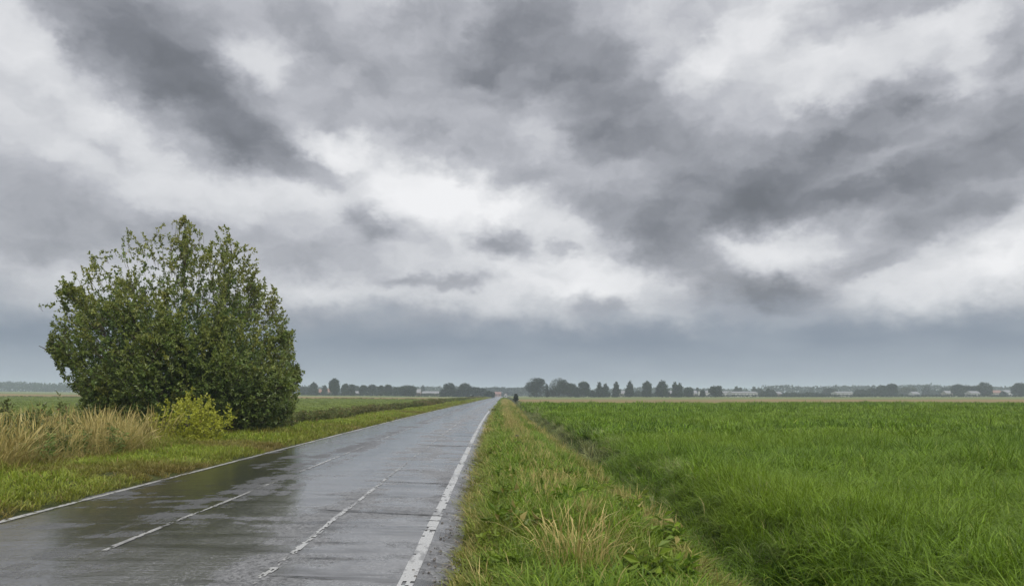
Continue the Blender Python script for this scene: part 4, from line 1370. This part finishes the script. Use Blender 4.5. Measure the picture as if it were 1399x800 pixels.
def house(px, wpx, eave, ridge, Y, wall, roof, label, nwin=3, gable=False, name='house', cat='house', depth=9.0, chimney=False):
    X = at(px, Y)
    z = ground_z(X, Y)
    w = wpx / 1050.0 * Y
    he = EYE + (HZ - eave) / 1050.0 * Y - z
    hr = EYE + (HZ - ridge) / 1050.0 * Y - z
    t0 = thing(name, label, cat, (X, Y, z - 0.05))
    d = depth
    if gable:       # gable end faces the viewer
        V = np.array([[-w / 2, 0, 0], [w / 2, 0, 0], [w / 2, 0, he], [0, 0, hr], [-w / 2, 0, he],
                      [-w / 2, d, 0], [w / 2, d, 0], [w / 2, d, he], [0, d, hr], [-w / 2, d, he]], float)
        obj('wall', mesh_from('wall', V, [np.array([[0, 1, 2, 4], [5, 9, 7, 6], [0, 4, 9, 5], [1, 6, 7, 2]]), np.array([[4, 2, 3], [9, 8, 7]])], mats=[M[wall]]), t0)
        sl = []
        for sg in (-1, 1):
            a = np.array([[sg * (w / 2 + 0.3), -0.3, he - 0.05], [0, -0.3, hr + 0.15], [0, d + 0.3, hr + 0.15], [sg * (w / 2 + 0.3), d + 0.3, he - 0.05]])
            V = np.concatenate([a, a + np.array([0, 0, 0.2])])
            sl.append((V, [np.array([[0, 1, 2, 3], [4, 7, 6, 5], [0, 4, 5, 1], [1, 5, 6, 2], [2, 6, 7, 3], [3, 7, 4, 0]])], {}))
    else:           # long side faces the viewer
        V = np.array([[-w / 2, 0, 0], [w / 2, 0, 0], [w / 2, d, 0], [-w / 2, d, 0], [-w / 2, 0, he], [w / 2, 0, he], [w / 2, d, he], [-w / 2, d, he],
                      [-w / 2, d / 2, hr], [w / 2, d / 2, hr]], float)
        obj('wall', mesh_from('wall', V, [np.array([[0, 1, 5, 4], [2, 3, 7, 6], [0, 4, 7, 3], [1, 2, 6, 5]]), np.array([[4, 8, 7], [5, 6, 9]])], mats=[M[wall]]), t0)
        sl = []
        for y_e in (-0.4, d + 0.4):
            a = np.array([[-w / 2 - 0.3, y_e, he - 0.05], [w / 2 + 0.3, y_e, he - 0.05], [w / 2 + 0.3, d / 2, hr + 0.1], [-w / 2 - 0.3, d / 2, hr + 0.1]])
            V = np.concatenate([a, a + np.array([0, 0, 0.2])])
            sl.append((V, [np.array([[0, 1, 2, 3], [4, 7, 6, 5], [0, 4, 5, 1], [1, 5, 6, 2], [2, 6, 7, 3], [3, 7, 4, 0]])], {}))
    V, Fs, A = merge(sl)
    ro = obj('roof', mesh_from('roof', V, Fs, mats=[M[roof]]), t0)
    if chimney:
        V, Fs, A = box_np(-w * 0.3 - 0.4, -w * 0.3 + 0.4, d / 2 - 0.4, d / 2 + 0.4, hr - 0.3, hr + 1.1)
        obj('chimney', mesh_from('chimney', V, Fs, mats=[M['brick_wall']]), ro)
    for k in range(nwin):
        xx = -w / 2 + w * (k + 0.5) / nwin
        zb = min(1.0, he * 0.35)
        V, Fs, A = box_np(xx - 0.55, xx + 0.55, -0.03, 0.05, zb, zb + min(1.2, he * 0.4))
        obj('window', mesh_from('window', V, Fs, mats=[M['pane']]), t0)
    return t0


house(588, 22, 537.0, 534.4, 700, 'cream_wall', 'grey_roof', 'long pale cream building left of the road behind trees', 5)
house(569, 10, 536, 531.5, 660, 'brick_wall', 'grey_roof', 'dim brown building at the left end of the pale cream one', 2)
house(436, 14, 535.5, 531.5, 600, 'brick_wall', 'red_roof', 'reddish house left of the tallest left tree', 3)
house(447, 12, 535, 531, 680, 'cream_wall', 'red_roof', 'faint red-roofed house just left of the tallest left tree', 2)
house(489, 14, 537, 534.3, 600, 'cream_wall', 'grey_roof', 'low cream house showing under the left row of trees', 3)
house(680, 9, 538, 535.3, 780, 'brick_wall', 'red_roof', 'red house beyond the end of the road', 2, chimney=True)
house(691, 3.6, 538.6, 537.0, 640, 'white_wall', 'red_roof', 'tiny white gabled house beyond the end of the road', 1, True)
house(851, 9, 537, 533.8, 640, 'cream_wall', 'grey_roof', 'pale house between the two slim pointed trees', 2)
house(917, 8, 537, 533.6, 640, 'brick_wall', 'grey_roof', 'brown house seen left of the two-headed tree', 2)
house(948, 9, 536.8, 533.5, 650, 'cream_wall', 'grey_roof', 'grey-roofed house left of the white chimney', 2)
house(966, 9, 536.2, 533.8, 620, 'white_wall', 'grey_roof', 'small white house right of the white chimney', 2)
house(994, 15, 536.5, 534.4, 640, 'white_wall', 'grey_roof', 'white shed right of the single round tree', 3, name='shed', cat='shed')
house(1018, 34, 536.3, 534.8, 600, 'white_wall', 'grey_roof', 'long low white building under the pointed trees at right', 7, name='warehouse', cat='building', depth=14)
house(1063, 10, 537.5, 535, 680, 'brick_wall', 'grey_roof', 'dull brown shed right of the dark hump of scrub', 2, name='shed', cat='shed')
house(1155, 22, 536.5, 534.8, 680, 'white_wall', 'grey_roof', 'wide white barn left of the sloping trees', 4, name='barn', cat='barn', depth=14)
house(1252, 9, 537.4, 535.0, 720, 'white_wall', 'grey_roof', 'pale cottage right of the pale olive tree', 2)
house(1299, 12, 536.8, 533.8, 700, 'cream_wall', 'grey_roof', 'pale house left of the dark right clump', 3)
house(1333, 12, 536.8, 534.2, 600, 'white_wall', 'grey_roof', 'white house under the dark right clump', 3)
house(1363, 13, 536.2, 533.0, 740, 'cream_wall', 'red_roof', 'pale pink-roofed house right of the dark right clump', 3, chimney=True)
house(1378, 9, 536, 532.8, 800, 'white_wall', 'grey_roof', 'faint grey-roofed house near the right picture edge', 2)
# a white chimney stack
Y = 610.0
X = at(955.5, Y)
t0 = thing('chimney_stack', 'square white chimney stack among trees at right', 'chimney', (X, Y, ground_z(X, Y)))
V, Fs, A = box_np(-0.9, 0.9, -0.9, 0.9, 0, 4.3)
obj('shaft', mesh_from('shaft', V, Fs, mats=[M['white_wall']]), t0)
V, Fs, A = box_np(-1.05, 1.05, -1.05, 1.05, 4.3, 4.6)
obj('cap', mesh_from('cap', V, Fs, mats=[M['grey_roof']]), t0)

# ------------------------------------------------------------------ woods that read as one mass on the horizon
def wood(name, label, x0, x1, y0, y1, h0, h1, n, quad, seed, cat='wood'):
    r = np.random.default_rng(seed)
    X = x0 + (x1 - x0) * r.random(n)
    Y = y0 + (y1 - y0) * r.random(n)
    H = h0 + (h1 - h0) * np.clip(0.5 + 0.5 * fbm(X * 0.035, X * 0, seed, 4) + 0.10 * r.normal(size=n), 0, 1)
    Z = zg(X - xs(np.minimum(Y, 700)), Y) + H * r.random(n) ** 0.75
    V, Fs, A = leaves(np.stack([X, Y, Z], -1), r.normal(size=(n, 3)), quad * (0.7 + 0.8 * r.random(n)), 0.8, 0.35, np.clip(0.5 + 0.3 * r.normal(size=n), 0, 1), r)
    obj(name, mesh_from(name, V, Fs, A, [M['far_leaf']]), kind='stuff', label=label, category=cat)


wood('distant_wood', 'hazy blue wood along the left horizon behind the large bush', -1100, -330, 1000, 1060, 7, 16, 26000, 2.0, 201)
wood('distant_wood', 'faint hazy wood behind the left row of trees', -330, -60, 1050, 1110, 6, 14, 10000, 2.0, 202)
wood('distant_wood', 'hazy wooded band behind the end of the road', -70, 30, 900, 960, 7, 11, 6500, 1.7, 203)
wood('distant_wood', 'low faint wooded band behind the right row of trees', 30, 330, 1050, 1110, 6, 13, 12000, 2.0, 204)
wood('distant_wood', 'hazy wooded band along the right horizon', 330, 1000, 980, 1040, 8, 15, 22000, 2.0, 205)
wood('field_hedge', 'low hedge line along the foot of the left row', -150, -30, 540, 546, 1.2, 2.6, 5000, 0.6, 206, 'hedge')
wood('field_hedge', 'low hedge line along the foot of the right row', 12, 420, 540, 546, 1.0, 2.2, 11000, 0.6, 207, 'hedge')

# ------------------------------------------------------------------ the damp air
m = bpy.data.materials.new('damp_air')
m.use_nodes = True
T = NT(m.node_tree)
out = T.n('ShaderNodeOutputMaterial')
pv = T.n('ShaderNodeVolumePrincipled', ins={'Color': (0.78, 0.89, 1.0), 'Density': 0.00042, 'Anisotropy': 0.0})
T.put(out.inputs['Volume'], pv.outputs[0])
V, Fs, A = box_np(-3900, 3900, -500, 3600, -3.0, 34.0)
obj('haze', mesh_from('haze', V, Fs, mats=[m]), kind='stuff', label='pale damp haze over the fields', category='haze')
